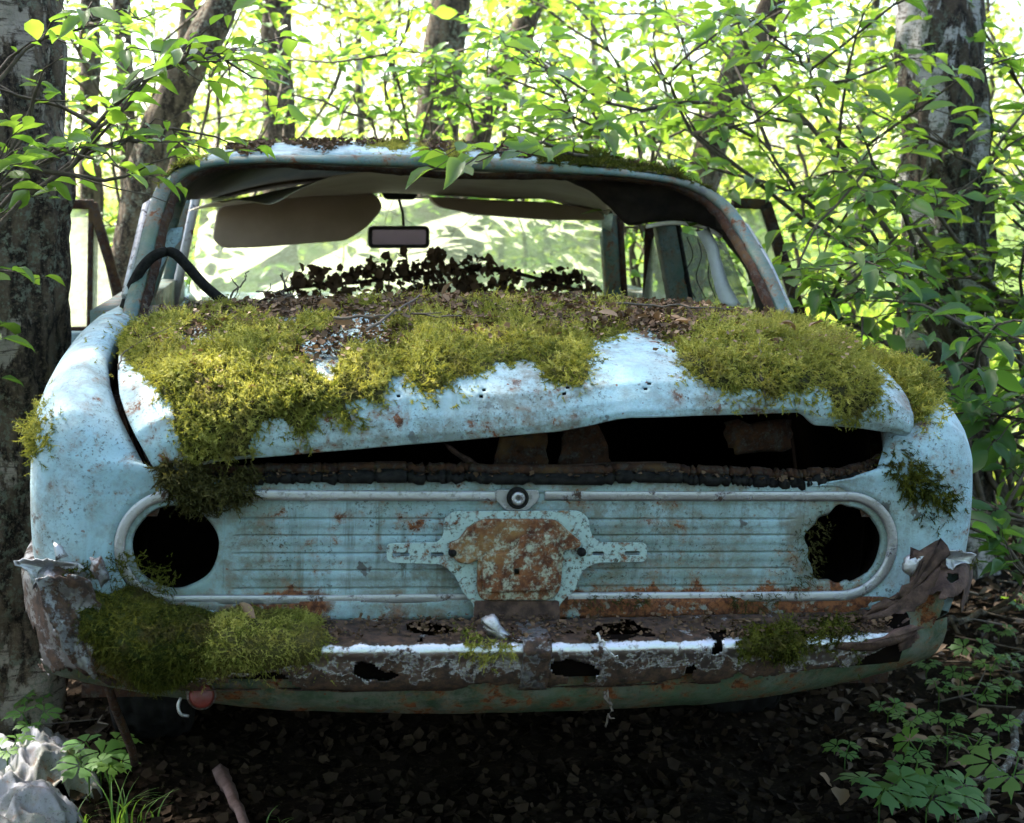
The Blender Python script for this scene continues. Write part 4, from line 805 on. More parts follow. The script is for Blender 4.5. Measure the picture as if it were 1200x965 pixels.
shrub('bird_cherry_shrub', 'young branches hanging in front of the rugged birch', (-1.8, 2.95, 0), W((50, 80, 2.9), (170, 150, 3.05), (90, 170, 2.95), (270, 60, 3.15), (10, 200, 2.85), (120, 20, 3.0), (235, 40, 3.1)), .010, .056, M_leaf, 35, 3, .72, .15, blen=(.12, .30))
shrub('bird_cherry_shrub', 'light shrub between the leaning tree and the roof', (-1.6, 6.4, 0), W((180, 40, 5.4), (250, 70, 5.5), (150, 130, 5.3), (90, 50, 5.2), (400, 40, 5.6), (340, 120, 5.5)), .013, .070, M_leaf, 36, 4, .9, .2)
shrub('bird_cherry_shrub', 'light shrub in front of the thick grey trunk', (-.3, 6.0, 0), W((450, 50, 5.2), (410, 110, 5.3), (530, 90, 5.2), (570, 50, 5.3), (480, 10, 5.2)), .013, .070, M_leaf, 37, 4, .85, .2)

# ---- saplings and thickets further off, all in the sun
rb = np.random.RandomState(5)
spots = [(-60, 9), (60, 10), (150, 12), (235, 9.5), (300, 14), (385, 11), (450, 9), (520, 13), (600, 10), (680, 12), (760, 9), (830, 11), (920, 8.5), (990, 10), (1060, 13), (1130, 9), (1210, 8), (1260, 11), (-120, 13), (420, 17), (640, 18), (880, 16), (200, 18), (1080, 18)]
for k, (x, d) in enumerate(spots):
    p = Plant(100+k); q = wat(x, 200, d); base = np.array([q[0], q[1], 0.]); H = rb.uniform(3.2, 4.8)*(1 if d < 13 else 1.25); p.limb([base, base+[.1, 0, H*.5], base+[rb.randn()*.9, rb.randn()*.5, H]], .020, .006, 5, .05)
    for i in range(15):
        t = rb.uniform(.10, 1.)**.8; a = rb.uniform(0, 6.28); L = rb.uniform(.5, 1.25)*(1.25-.5*t); s_ = base+[0, 0, H*t]; e = s_+np.array([math.cos(a)*L, math.sin(a)*L, L*rb.uniform(-.1, .5)]); p.limb([s_, (s_+e)/2+rb.randn(3)*.06, e], .010, .003, 3, .02, 6)
        n_ = 100; tt = rb.uniform(.2, 1.08, n_); pos = s_+(e-s_)*tt[:, None]+rb.randn(n_, 3)*[.13, .13, .11]
        p.P += list(pos); p.A += list(norm(rb.randn(n_, 3)*[1, 1, .4]+[0, 0, -.25])); p.N += list(norm(rb.randn(n_, 3)*.45+[0, 0, 1])); p.S += list(rb.uniform(.045, .085, n_)*(1+.03*(d-8)))
    nb_ = min([(0, 'rugged birch'), (106, 'slender straight trunk'), (205, 'forking trunk'), (328, 'straight lichened trunk'), (510, 'thick grey trunk'), (600, 'crooked trunk'), (850, 'mossy leaning trunk'), (1108, 'flaking birch')], key=lambda q: abs(q[0]-x))[1]
    p.build('young_tree', 'sunlit young tree growing %s behind the %s' % ('close' if d < 10 else 'some way' if d < 13.5 else 'far', nb_), 'tree', base, M_leafb, M_branch, 'young trees in the wood behind', far=True, foliage='crown')
for k, (x, d, r_) in enumerate([(585, 13, 4), (692, 14, 5), (1000, 12, 6), (420, 16, 5), (640, 18, 5)]):
    b = wat(x, 300, d); b[2] = 0; V, T = trunk_mesh([b, b+[.05, 0, 2], b+[rb.randn()*.3, 0, 5.5]], [r_*d/FPX, r_*d/FPX*.9, r_*d/FPX*.5], .006, 14, 30)
    root = thing('birch_sapling', 'slim pale birch stem in the bright wood behind the car', 'tree', b, 'pale birch stems in the wood behind'); obj('trunk', mesh_arr('trunk', V-b, T), M_birchw, root)
for k, (x, y) in enumerate([(-5.5, -2.5), (-3, -4.2), (-.4, -4.8), (2.4, -4.4), (5, -3), (7, 0), (-7, .5), (-1.8, -7), (1.2, -7.5), (4.5, -7)]):   # the wood goes on behind the viewer, added unseen to block low sky light
    p = Plant(160+k); base = np.array([x, y, 0.]); H = rb.uniform(6, 8.5); p.limb([base, base+[.1, 0, H*.5], base+[rb.randn()*.3, rb.randn()*.3, H]], .05, .01, 5, .03)
    for i in range(34):
        t = rb.uniform(.05, 1.); a = rb.uniform(0, 6.28); L = rb.uniform(.9, 2.1)*(1.2-.4*t); s_ = base+[0, 0, H*t]; e = s_+np.array([math.cos(a)*L, math.sin(a)*L, L*rb.uniform(-.1, .5)]); p.limb([s_, (s_+e)/2, e], .012, .003, 3, .02, 6)
        n_ = 66; tt = rb.uniform(.2, 1.08, n_); pos = s_+(e-s_)*tt[:, None]+rb.randn(n_, 3)*.17
        p.P += list(pos); p.A += list(norm(rb.randn(n_, 3)*[1, 1, .4]+[0, 0, -.25])); p.N += list(norm(rb.randn(n_, 3)*.45+[0, 0, 1])); p.S += list(rb.uniform(.16, .24, n_))
    p.build('young_tree', 'unseen bushy young tree added to block low sky, facing the rear of the car', 'tree', base, M_leaf, M_branch, 'unseen young trees facing the rear of the car', far=True, foliage='crown')
# far wood: one mass of leaves
n_ = 36000; a = rb.uniform(-.62, .62, n_); d = rb.uniform(24, 46, n_); cl = fbm(np.stack([a*9, d*.12, a*0], -1), 1., 3); h = rb.rand(n_)**1.2*(4+9*cl); P = np.stack([np.sin(a)*d, np.cos(a)*d, h], -1)
keep_ = fbm(P, .35, 3) > .50; P = P[keep_]; n_ = len(P); A = norm(rb.randn(n_, 3)); V, T, r = instance(FAR_T[0], FAR_T[1], P, frames(A, norm(rb.randn(n_, 3)*.7+[0, 0, 1]))*rb.uniform(.16, .34, n_)[:, None, None], rb.rand(n_))
obj('distant_wood', mesh_arr('distant_wood', V, T, r, smooth=False), M_leafb, kind='stuff', label='far sunlit woodland foliage', cat='woodland')
# grass and herbs on the bright clearing
n_ = 16000; P = np.stack([rb.uniform(-6, 7, n_), rb.uniform(5.6, 15, n_), np.zeros(n_)], -1); P[:, 2] = gheight(P[:, 0], P[:, 1]); A = norm(rb.randn(n_, 3)*[.5, .5, 0]+[0, 0, 1]); V, T, r = instance(FAR_T[0]*[.35, 1, 1], FAR_T[1], P, frames(A, norm(rb.randn(n_, 3)))*rb.uniform(.10, .32, n_)[:, None, None], rb.rand(n_))
obj('undergrowth', mesh_arr('undergrowth', V, T, r), M_leafb, kind='stuff', label='low green undergrowth in the clearing', cat='undergrowth')

# ================================================================== MOSS
def pip(x, y, poly):
    c = np.zeros(x.shape, bool); n = len(poly)
    for i in range(n):
        x1, y1 = poly[i]; x2, y2 = poly[(i+1) % n]
        c ^= ((y1 > y) != (y2 > y)) & (x < (x2-x1)*(y-y1)/((y2-y1) or 1e-9)+x1)
    return c
RX, RY = np.meshgrid(np.arange(0, 1200, 2), np.arange(0, 966, 2), indexing='ij')
WOB = np.stack([RX*.035, RY*.035, RX*0], -1); WX = (fbm(WOB, 1.6, 5)-.5)*95; WY = (fbm(WOB+40, 1.6, 5)-.5)*95
def mask_of(polys, blur, wob=1.):
    m = np.zeros(RX.shape)
    for p in polys: m = np.maximum(m, pip(RX+WX*wob, RY+WY*wob, p).astype(float))
    k = max(1, int(blur/2))
    for _ in range(2):
        for ax in (0, 1):
            c = np.cumsum(np.concatenate([np.repeat(m.take([0], ax), k+1, ax), m, np.repeat(m.take([-1], ax), k, ax)], ax), ax)
            n = m.shape[ax]; m = (c.take(range(2*k+1, 2*k+1+n), ax)-c.take(range(0, n), ax))/(2*k+1)
    return m
def shoot_tpl(n, L, wide, bend, seed):                  # a feathery shoot: stem + leaflets
    r = np.random.RandomState(seed); V, T = [], []
    def pt(t): return np.array([bend*t*t*L, 0, L*t*(1-.25*abs(bend)*t)])
    ts = np.linspace(0, 1, 4)
    for t in ts: p = pt(t); w = .0011*(1.1-t)*L/.02; V += [p+[0, w, 0], p-[0, w, 0]]
    for i in range(3): a = 2*i; T += [(a, a+1, a+3), (a, a+3, a+2)]
    for i in range(n):
        t = .12+.86*i/(n-1); p = pt(t); a = i*2.4+r.rand(); l = L*wide*(1.15-.7*t)*r.uniform(.7, 1.2); d = np.array([math.cos(a), math.sin(a), .75]); s = np.array([-math.sin(a), math.cos(a), 0])*l*.36
        k = len(V); V += [p-s*.6, p+s*.6, p+d*l]; T.append((k, k+1, k+2))
    return np.array(V), np.array(T)
FEATHER = [shoot_tpl(16, .030, .33, b_, i) for i, b_ in enumerate((.3, .7, 1.1, -.6))]
SILK = [shoot_tpl(9, .020, .26, b_, 20+i) for i, b_ in enumerate((.1, .5, .8, -.3))]
def resample(G, nu, nv):
    a = np.linspace(0, G.shape[0]-1.001, nu); b = np.linspace(0, G.shape[1]-1.001, nv); i = a.astype(int); j = b.astype(int); f = (a-i)[:, None, None]; g = (b-j)[None, :, None]
    return G[i][:, j]*(1-f)*(1-g)+G[i+1][:, j]*f*(1-g)+G[i][:, j+1]*(1-f)*g+G[i+1][:, j+1]*f*g
def moss(label, G, polys, thick, dens, mat, tpl=FEATHER, blur=14, scale=1., lift=(0, -.1, .6), seed=1, res=(320, 130), droop=.5, sgn=0, name='moss_mat', group=None, cut=.30, basemat=None, nobase=False, flat=1., holes=0.):
    r = np.random.RandomState(seed); H = resample(G, *res); px, py, dd = topx(c2w(H)); m = mask_of(polys, blur)
    mv = m[np.clip((px/2).astype(int), 0, 599), np.clip((py/2).astype(int), 0, 482)]
    du = np.gradient(H, axis=0); dv = np.gradient(H, axis=1); N = norm(np.cross(du, dv)); view = norm(CAM_L-H); s = np.sign((N*view).sum(-1)); s[s == 0] = 1; facing = (N*view).sum(-1)*s
    N = N*s[..., None]
    if holes: hn = fbm(H*np.array([1, .55, 1])+seed, 9., 4); far_ = np.clip((H[..., 1]-.10)/.35, .15, 1); mv = mv*(1-np.clip((hn-(.60-holes*far_))/.06, 0, 1))
    if sgn: mv = mv*((N[..., 2]*1 > -.5))
    N = norm(N+np.array(lift)); cl = np.clip((mv-cut)/(1-cut), 0, 1)
    t = thick*cl**.6*np.clip(.15+1.7*(fbm(H, 13., 3)-.15), .1, 2); B = H+N*(t*.72)[..., None]; B[..., 2] -= (t > 0)*np.clip(.012-t, 0, 1)*.1
    ok = (mv[:-1, :-1] > cut) & (mv[1:, 1:] > cut) & (mv[1:, :-1] > cut) & (mv[:-1, 1:] > cut)
    if ok.sum() < 4: print('no moss', label); return
    c0 = B[:-1, :-1][ok].mean(0); q = grid_faces(*res, mask=ok); used = np.unique(q); remap = np.zeros(res[0]*res[1], int); remap[used] = np.arange(len(used))
    me = mesh_arr(name, B.reshape(-1, 3)[used]-c0, remap[q], np.full(len(used), .1))
    ar = np.linalg.norm(np.cross(B[1:, :-1]-B[:-1, :-1], B[:-1, 1:]-B[:-1, :-1]), axis=-1)[ok]; n = int(dens*ar.sum())
    I, J = np.where(ok); pr = ar/ar.sum()
    fr2 = (mv[:-1, :-1] > .03) & (mv[:-1, :-1] <= cut+.05)
    if fr2.sum() > 10: I2, J2 = np.where(fr2); I = np.concatenate([I, I2]); J = np.concatenate([J, J2]); pr = np.concatenate([pr, np.full(len(I2), pr.mean())*(mv[:-1, :-1][fr2]/cut)**2*.35]); pr /= pr.sum()
    k = r.choice(len(I), n, p=pr); fu, fv = r.rand(n, 1), r.rand(n, 1); i, j = I[k], J[k]
    P = B[i, j]*(1-fu)*(1-fv)+B[i+1, j]*fu*(1-fv)+B[i, j+1]*(1-fu)*fv+B[i+1, j+1]*fu*fv; nn = N[i, j]; edge = 1-np.clip(cl[i, j]*1.6, 0, 1)
    gm = np.stack(np.gradient(cl), -1)[i, j]; out = -(du[i, j]*gm[:, :1]/(np.linalg.norm(du[i, j], axis=-1, keepdims=True)**2+1e-9)*1e-3+dv[i, j]*gm[:, 1:]/(np.linalg.norm(dv[i, j], axis=-1, keepdims=True)**2+1e-9)*1e-3)
    cw = fbm(P, 28., 2)[:, None]; ang = fbm(P+9, 22., 2)*12; lean = np.stack([np.cos(ang), np.sin(ang), ang*0], -1)
    A = norm(nn*.42+lean*.55*flat+np.array([0, -.30, -.22])*flat+r.randn(n, 3)*.38+edge[:, None]*np.array([0, -.25, -droop])+norm(out)*.45*edge[:, None])
    S = scale*r.uniform(.55, 1.25, n)*(1-.30*edge)*(.55+.9*fbm(P+21, 19., 2)); X = norm(r.randn(n, 3)); X = norm(X-A*(X*A).sum(-1, keepdims=True)); M = np.stack([X, np.cross(A, X), A], -1)*S[:, None, None]
    rnd = np.clip(.40+2.0*(fbm(P+3, 12., 4)-.5)+r.randn(n)*.20, 0, .98); parts = []
    for h in range(4): w = np.arange(n) % 4 == h; parts.append(instance(tpl[h][0], tpl[h][1], (P-c0)[w]-A[w]*.004, M[w], rnd[w]))
    V, T, rr_ = joinp(parts); sm = mesh_arr('moss_shoots', V, T, rr_)
    root = obj(name, sm if nobase else me, mat if nobase else (basemat or M_mossb), None, label, 'moss', group, None, c2w(c0)); root.rotation_euler = car.rotation_euler
    if nobase: root['kind'] = 'stuff'
    else: obj('moss_shoots', sm, mat, root, kind='stuff')
    return root
D = 40000
moss('thick yellow green moss mat spilling over the lid corner near the rugged birch', LG[:, 8:], [[(95, 402), (140, 386), (250, 362), (420, 352), (486, 372), (476, 402), (452, 420), (442, 465), (420, 478), (390, 472), (372, 462), (345, 505), (318, 488), (296, 498), (288, 535), (262, 556), (230, 550), (208, 525), (203, 490), (188, 470), (178, 440), (190, 415), (150, 424), (128, 412)]], .030, D*1.05, M_moss, seed=1, scale=.78, holes=.075)
moss('yellow green moss mat hanging from the middle of the boot lid', LG[:, 8:], [[(466, 388), (520, 368), (640, 370), (692, 383), (698, 402), (674, 440), (652, 428), (600, 422), (570, 428), (556, 450), (540, 442), (520, 448), (500, 438), (474, 428)]], .026, D*1.05, M_moss, seed=2, scale=.78, holes=.075)
moss('olive moss mat on the lid corner beside the shrub', LG[:, 8:], [[(786, 398), (850, 372), (910, 366), (960, 380), (1010, 408), (1022, 440), (1016, 478), (990, 484), (960, 464), (920, 448), (880, 452), (850, 448), (800, 438), (783, 412)]], .026, D*1.05, M_moss, seed=3, scale=.78)
moss('thin patchy moss among litter at the foot of the rear window', LG[:, 36:], [[(330, 350), (560, 346), (800, 360), (870, 370), (800, 390), (760, 372), (700, 384), (640, 366), (560, 374), (420, 362)]], .012, D*.6, M_moss, seed=4, cut=.22)
moss('moss cushion on the shoulder of the fender by the shrub', GF[1], [[(1005, 408), (1060, 412), (1094, 440), (1100, 474), (1080, 496), (1058, 482), (1050, 450), (1022, 436)]], .026, D, M_moss, seed=5)
moss('dark moss draped down the fender above the burst bumper end', GF[1], [[(1046, 520), (1078, 528), (1104, 572), (1106, 622), (1088, 606), (1062, 574), (1042, 548)]], .016, D*.8, M_mossd, seed=6, lift=(0, -.4, .1), droop=.9, nobase=True)
moss('moss along the fender top below the rear window pillar', GF[-1], [[(92, 404), (128, 384), (165, 374), (150, 392), (128, 414), (108, 410)]], .016, D, M_moss, seed=7)
moss('strip of moss growing down the outer side of the fender by the birch', GF[-1], [[(30, 480), (50, 462), (48, 500), (38, 545), (30, 545)]], .010, D*.6, M_moss, seed=8, lift=(-.3, -.2, .1), nobase=True)
BGH = BG[:, 0:70]
moss('big dark olive moss cushion on the torn bumper corner', BGH, [[(108, 705), (150, 668), (215, 682), (240, 712), (256, 755), (246, 790), (215, 806), (165, 800), (122, 785), (104, 742)]], .062, 70000, M_mossd, SILK, 24, 1.0, (0, -.6, .8), 9, (420, 60), .4, basemat=M_mossd)
moss('brighter velvety moss cushion along the bumper shelf', BGH, [[(236, 742), (262, 722), (320, 716), (368, 732), (378, 760), (335, 778), (285, 770), (255, 795), (215, 806), (212, 780)]], .048, 80000, M_moss, SILK, 18, .85, (0, -.6, .8), 10, (420, 60), .4)
moss('small moss tuft on the rotten bumper shelf beside the trim', BGH, [[(858, 722), (895, 730), (938, 756), (925, 768), (900, 760), (872, 746)]], .016, D, M_mossd, FEATHER, 12, 1., (0, -.4, .8), 11, (420, 60))
moss('flat moss patch on the bumper shelf close to the burst end', BGH, [[(945, 722), (1000, 726), (1004, 748), (975, 756), (945, 746)]], .012, D*.6, M_mossd, FEATHER, 12, .9, (0, -.4, .8), 12, (420, 60), nobase=True)
moss('tiny green moss tuft beside the bumper joint', BGH, [[(538, 738), (580, 736), (582, 760), (540, 762)]], .012, D, M_moss, FEATHER, 8, .7, (0, -.4, .8), 13, (420, 60), nobase=True)
def panelgrid(x0, x1, z0, z1, y, n=40): X, Z = np.meshgrid(np.linspace(x0, x1, n), np.linspace(z0, z1, n), indexing='ij'); return np.stack([X, X*0+y, Z], -1)
moss('shaggy brown moss hanging from the boot seal above the lamp hole', panelgrid(-.62, -.42, .74, .83, -.012), [[(192, 550), (288, 546), (278, 575), (240, 590), (212, 596), (198, 580)]], .020, D, M_mossb, FEATHER, 10, 1.2, (0, -.5, .1), 14, (120, 80), 1.0, nobase=True)
moss('brown crusty moss on the inner rim of the lamp hole', panelgrid(.42, .60, .58, .78, -.006), [[(930, 604), (956, 600), (960, 630), (952, 650), (962, 690), (944, 690), (934, 650)]], .016, D*.8, M_mossb, SILK, 8, .9, (0, -.8, .1), 15, (100, 100), .4, nobase=True)
moss('dark wet moss caught between lamp hole and bumper cushion', panelgrid(-.72, -.56, .56, .68, -.012), [[(112, 650), (140, 640), (160, 668), (200, 688), (214, 706), (150, 706), (118, 690)]], .020, D*.8, M_mossd, SILK, 10, 1., (0, -.5, .3), 16, (100, 100), .6, nobase=True)
moss('dark crumbs of moss along the lower trim by the bracket', panelgrid(.08, .26, .575, .60, -.014), [[(672, 690), (760, 688), (762, 702), (672, 704)]], .010, D*.7, M_mossb, SILK, 5, .8, (0, -.6, .3), 27, (160, 30), .5, nobase=True)
moss('dark moss crust lying over the lower trim near the lamp hole', panelgrid(.30, .48, .560, .60, -.014), [[(800, 690), (916, 688), (918, 716), (862, 722), (840, 704)]], .010, D*.7, M_mossb, SILK, 5, .8, (0, -.6, .3), 17, (160, 30), .5, nobase=True)
moss('moss crumbs on the torn bumper top beside the fender and birch', panelgrid(-.80, -.70, .62, .66, -.02), [[(78, 648), (108, 646), (110, 666), (84, 664)]], .012, D*.7, M_mossd, FEATHER, 6, .8, (0, -.3, .6), 18, (60, 40), .4, nobase=True)
moss('moss on top of the burst bumper end under the fender', panelgrid(.72, .86, .61, .66, .0), [[(1066, 636), (1126, 628), (1130, 650), (1070, 656)]], .016, D*.7, M_mossd, FEATHER, 6, .8, (0, -.3, .6), 19, (60, 40), .4, nobase=True)
RGm = np.concatenate([FG[i0:i1, 2:0:-1], RG[:, :8]], 1)
moss('moss clump on the roof corner near the leaning tree', RGm, [[(186, 208), (215, 182), (262, 172), (280, 178), (230, 192), (195, 218)]], .018, D, M_moss, FEATHER, 8, .8, (0, -.3, .8), 20, (260, 40))
moss('small moss patch by itself on the middle of the roof edge', RGm, [[(505, 160), (545, 160), (548, 174), (505, 176)]], .014, D, M_moss, FEATHER, 7, .7, (0, -.3, .8), 28, (260, 40))
moss('longer flat moss patch on the middle of the roof edge', RGm, [[(418, 160), (470, 158), (496, 168), (490, 176), (424, 176)]], .014, D, M_moss, FEATHER, 7, .7, (0, -.3, .8), 21, (260, 40))
moss('dark moss along the roof corner beneath the shrub', RGm, [[(622, 176), (700, 172), (790, 186), (830, 205), (800, 208), (720, 194), (640, 192)]], .016, D*.8, M_mossd, FEATHER, 8, .8, (0, -.3, .6), 22, (260, 40))
moss('moss line down the rear window pillar by the birch', FG[:40, 0:4], [[(118, 375), (132, 345), (150, 300), (158, 300), (146, 345), (134, 378)]], .012, D, M_moss, FEATHER, 6, .7, (-.3, -.2, .3), 23, (120, 20))

# ================================================================== LITTER ON THE CAR
def scatter_on(G, polys, n, seed, upw=.8):
    r = np.random.RandomState(seed); H = resample(G, 260, 90); px, py, _ = topx(c2w(H)); m = mask_of(polys, 3, .35); mv = m[np.clip((px/2).astype(int), 0, 599), np.clip((py/2).astype(int), 0, 482)]
    I, J = np.where(mv[:-1, :-1] > .5); k = r.choice(len(I), n); f, g = r.rand(n, 1), r.rand(n, 1); i, j = I[k], J[k]
    return H[i, j]*(1-f)*(1-g)+H[i+1, j]*f*(1-g)+H[i, j+1]*(1-f)*g+H[i+1, j+1]*f*g, r
CRUMB = (np.array([(-.4, 0, .0), (.4, -.1, .15), (.5, .6, .1), (0, 1., .3), (-.45, .6, -.05)]), np.array([(0, 1, 2), (0, 2, 4), (4, 2, 3)]))
def crumbs(name, label, G, polys, n, size, mat, seed, z=.006, cat='litter'):
    P, r = scatter_on(G, polys, n, seed); P = P+np.array([0, 0, 1.])*r.uniform(.0, z, (n, 1)); A = norm(r.randn(n, 3)*[1, 1, .3]); M = frames(A, norm(r.randn(n, 3)*.5+[0, 0, 1]))*(size*r.uniform(.3, 1.3, n))[:, None, None]
    V, T, q = instance(CRUMB[0], CRUMB[1], P, M, r.rand(n)); o = obj(name, mesh_arr(name, c2w(V), T, q, smooth=False), mat, None, label, cat, None, 'stuff'); return o
DECKTOP = [[(165, 372), (330, 352), (560, 344), (760, 350), (900, 368), (905, 384), (790, 394), (640, 376), (470, 368), (330, 366), (190, 384)]]
crumbs('leaf_litter', 'brown leaf crumbs at the foot of the rear window', LG[:, 20:], DECKTOP, 9000, .011, M_deadd, 51, .022)
crumbs('leaf_litter', 'pale dry scraps scattered over the mossy boot lid', LG[:, 14:], [[(110, 405), (330, 360), (800, 372), (1010, 410), (1000, 450), (700, 400), (450, 430), (280, 500), (200, 440)]], 1200, .009, M_dead, 52, .034)
crumbs('leaf_litter', 'dark crumbs sifted between the moss on the boot lid', LG[:, 16:], [[(130, 402), (330, 356), (800, 368), (1000, 406), (960, 420), (700, 392), (450, 412), (280, 430), (200, 420)]], 7000, .010, M_deadd, 56, .020)
crumbs('leaf_litter', 'dark crumbs lying on the bumper shelf', BG[:, 0:24], [[(230, 715), (560, 716), (600, 722), (900, 716), (1030, 720), (1030, 745), (620, 752), (360, 745)]], 1300, .0075, M_deadd, 53, .012)
crumbs('leaf_litter', 'brown leaf crumbs strewn over the roof', RGm, [[(210, 170), (450, 140), (640, 150), (830, 205), (700, 182), (560, 178), (450, 168), (300, 176)]], 3000, .011, M_deadd, 54, .012)
crumbs('leaf_litter', 'chips and dirt lying on the boot gutter', np.stack([sp+[0, -.012, .006], sp+[0, .02, .006]], 1), [[(170, 500), (1060, 500), (1060, 580), (170, 580)]], 500, .008, M_deadd, 55, .004)
dl = leaf_data(M_dead)
def deadleaf(p, size, rnd, label, group, tilt=.5):
    A = norm(rnd.randn(3)*[1, 1, .25]); N = norm(rnd.randn(3)*tilt+[0, 0, 1]); M = frames(A[None], N[None])[0]*size
    o = obj('dead_leaf', dl[rnd.randint(4)], None, None, label, 'leaf', group); o.matrix_world = Matrix([[*M[0], p[0]], [*M[1], p[1]], [*M[2], p[2]], [0, 0, 0, 1]]); return o
P, r = scatter_on(LG[:, 20:], [[(330, 356), (560, 350), (900, 372), (860, 392), (640, 380), (450, 372)]], 26, 61)
for p in P: deadleaf(c2w(p+[0, 0, .022]), r.uniform(.025, .045), r, 'curled dry leaf on the litter below the rear window', 'dry leaves on the boot lid')
for x, y in ((415, 400), (372, 378), (700, 388), (765, 392), (915, 400), (945, 405), (470, 390)):
    H = LG.reshape(-1, 3); a, b_, _ = topx(c2w(H)); i = np.argmin((a-x)**2+(b_-y)**2); deadleaf(c2w(H[i]+[0, 0, .034]), .04, r, 'pale brown leaf lying on the moss of the boot lid', 'dry leaves on the moss')
for x, y, z in ((280, 712, .6), (560, 752, .57), (880, 735, .58), (1020, 712, .6)): deadleaf(c2w(at(x, y, -.07)+[0, 0, .008]), .038, r, 'brown leaf resting on the bumper shelf', 'leaves on the bumper')
def twigthing(pts, r0, label, group=None, mat=None, forks=0, seed=0, name='twig', catg='twig', jit=.8):
    rr2 = np.random.RandomState(seed); pts = np.array(pts, float); b = pts[0].copy(); p = spline(pts, 14); p[1:-1] += rr2.randn(12, 3)*r0*jit; L = [tube(p-b, np.linspace(r0, r0*.45, 14), 5)]
    for f in range(forks):
        j = rr2.randint(3, 11); d = norm(p[j+1]-p[j]+rr2.randn(3)*.8); e = p[j]+d*np.linalg.norm(pts[-1]-pts[0])*rr2.uniform(.2, .4); L.append(tube(np.array([p[j], (p[j]+e)/2+rr2.randn(3)*r0, e])-b, np.array([r0*.6, r0*.45, r0*.3]), 4))
    V, T, _ = cat_(L); return obj(name, mesh_arr(name, V, T), mat or M_twig, None, label, catg, group, None, b)
for k, (a, b_, ya, yb) in enumerate([((260, 358), (292, 318), .72, .70), ((300, 360), (352, 345), .7, .7), ((330, 356), (330, 320), .74, .74), ((205, 372), (235, 352), .66, .70), ((170, 380), (172, 356), .66, .66), ((345, 350), (300, 342), .74, .72)]):
    twigthing([c2w(at(*a, ya)), c2w(at((a[0]+b_[0])/2+4, (a[1]+b_[1])/2-3, (ya+yb)/2)), c2w(at(*b_, yb))], .0028, 'thin dead twig standing in the litter under the rear window', 'twigs under the rear window', None, 2, k)
def onlid(x, y, dz=.03): H = LG.reshape(-1, 3); a, b_, _ = topx(c2w(H)); return c2w(H[np.argmin((a-x)**2+(b_-y)**2)]+[0, 0, dz])
twigthing([onlid(392, 392), onlid(450, 388), onlid(540, 390)], .0032, 'longer dead twig lying flat across the moss', None, None, 1, 40)
twigthing([onlid(428, 412, .036), onlid(462, 388, .04), onlid(492, 366, .035)], .0032, 'dead twig crossing the longer one on the moss', None, None, 1, 41)
twigthing([onlid(720, 372), onlid(790, 375), onlid(860, 378)], .0026, 'dark twig lying in the litter on the shrub side of the lid', None, None, 1, 42)
twigthing([onlid(895, 468, .004), onlid(893, 440, .01), onlid(890, 416, .03)], .0024, 'short twig stuck to the bare paint below the olive moss', None, None, 0, 43)
twigthing([onlid(105, 432, -.0), onlid(150, 425, .02), onlid(200, 410, .04)], .0016, 'hair thin twig reaching from lid moss to fender', None, None, 1, 44)
p0 = c2w(at(700, 742, -.15)); twigthing([p0, c2w(at(712, 760, -.17)), c2w(at(724, 772, -.165))], .0025, 'pale splinter hanging over the bumper edge', None, M_cloth, 0, 45)
twigthing([c2w(at(708, 812, -.13)), c2w(at(714, 830, -.14)), c2w(at(710, 852, -.13))], .0035, 'ragged root dangling below the bumper', None, None, 2, 46)

# ================================================================== FOREST FLOOR
rg = np.random.RandomState(9)
n_ = 15000; P = np.stack([rg.uniform(-2.6, 3.0, n_), 2.4+rg.rand(n_)**1.3*4.5, np.zeros(n_)], -1); P = P[(np.abs(P[:, 0]+.1) > .85) | (rg.rand(n_) < .0)]; n_ = len(P); P[:, 2] = gheight(P[:, 0], P[:, 1])+rg.uniform(0, .02, n_); A = norm(rg.randn(n_, 3)*[1, 1, .22]); M = frames(A, norm(rg.randn(n_, 3)*.4+[0, 0, 1]))*rg.uniform(.02, .06, n_)[:, None, None]
V, T, q = instance(LT[1][0], LT[1][1], P, M, rg.rand(n_)); obj('fallen_leaves', mesh_arr('fallen_leaves', V, T, q), M_deadg, None, 'carpet of rotting brown leaves on the forest floor', 'leaves', None, 'stuff')
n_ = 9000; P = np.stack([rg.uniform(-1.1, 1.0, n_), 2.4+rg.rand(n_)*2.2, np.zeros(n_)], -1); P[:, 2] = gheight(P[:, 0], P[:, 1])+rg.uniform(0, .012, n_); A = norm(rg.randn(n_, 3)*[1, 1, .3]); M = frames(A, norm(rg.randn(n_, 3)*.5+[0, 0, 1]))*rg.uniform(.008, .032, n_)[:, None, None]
V, T, q = instance(CRUMB[0], CRUMB[1], P, M, rg.rand(n_)); obj('shade_dark_litter', mesh_arr('shade_dark_litter', V, T, q, smooth=False), M_shadelitter, None, 'fine rotten litter under the car, coloured dark for the shade there', 'litter', None, 'stuff')
L = []
for k in range(260):
    b_ = np.array([rg.uniform(-2.2, 2.6), rg.uniform(2.5, 6), 0]); b_[0] += (.9 if b_[0] > 0 else -.9)*(abs(b_[0]) < .9)*(rg.rand() < .85); b_[2] = gheight(b_[0], b_[1])+.012; a = rg.uniform(0, 6.28); l = rg.uniform(.08, .4); e = b_+[math.cos(a)*l, math.sin(a)*l, rg.uniform(0, .05)]; L.append(tube(np.array([b_, (b_+e)/2+rg.randn(3)*.015, e]), np.array([1, .8, .4])*rg.uniform(.0015, .005), 4))
V, T, _ = cat_(L); obj('brushwood', mesh_arr('brushwood', V, T), M_twig, None, 'scattered thin dead sticks on the forest floor', 'sticks', None, 'stuff')
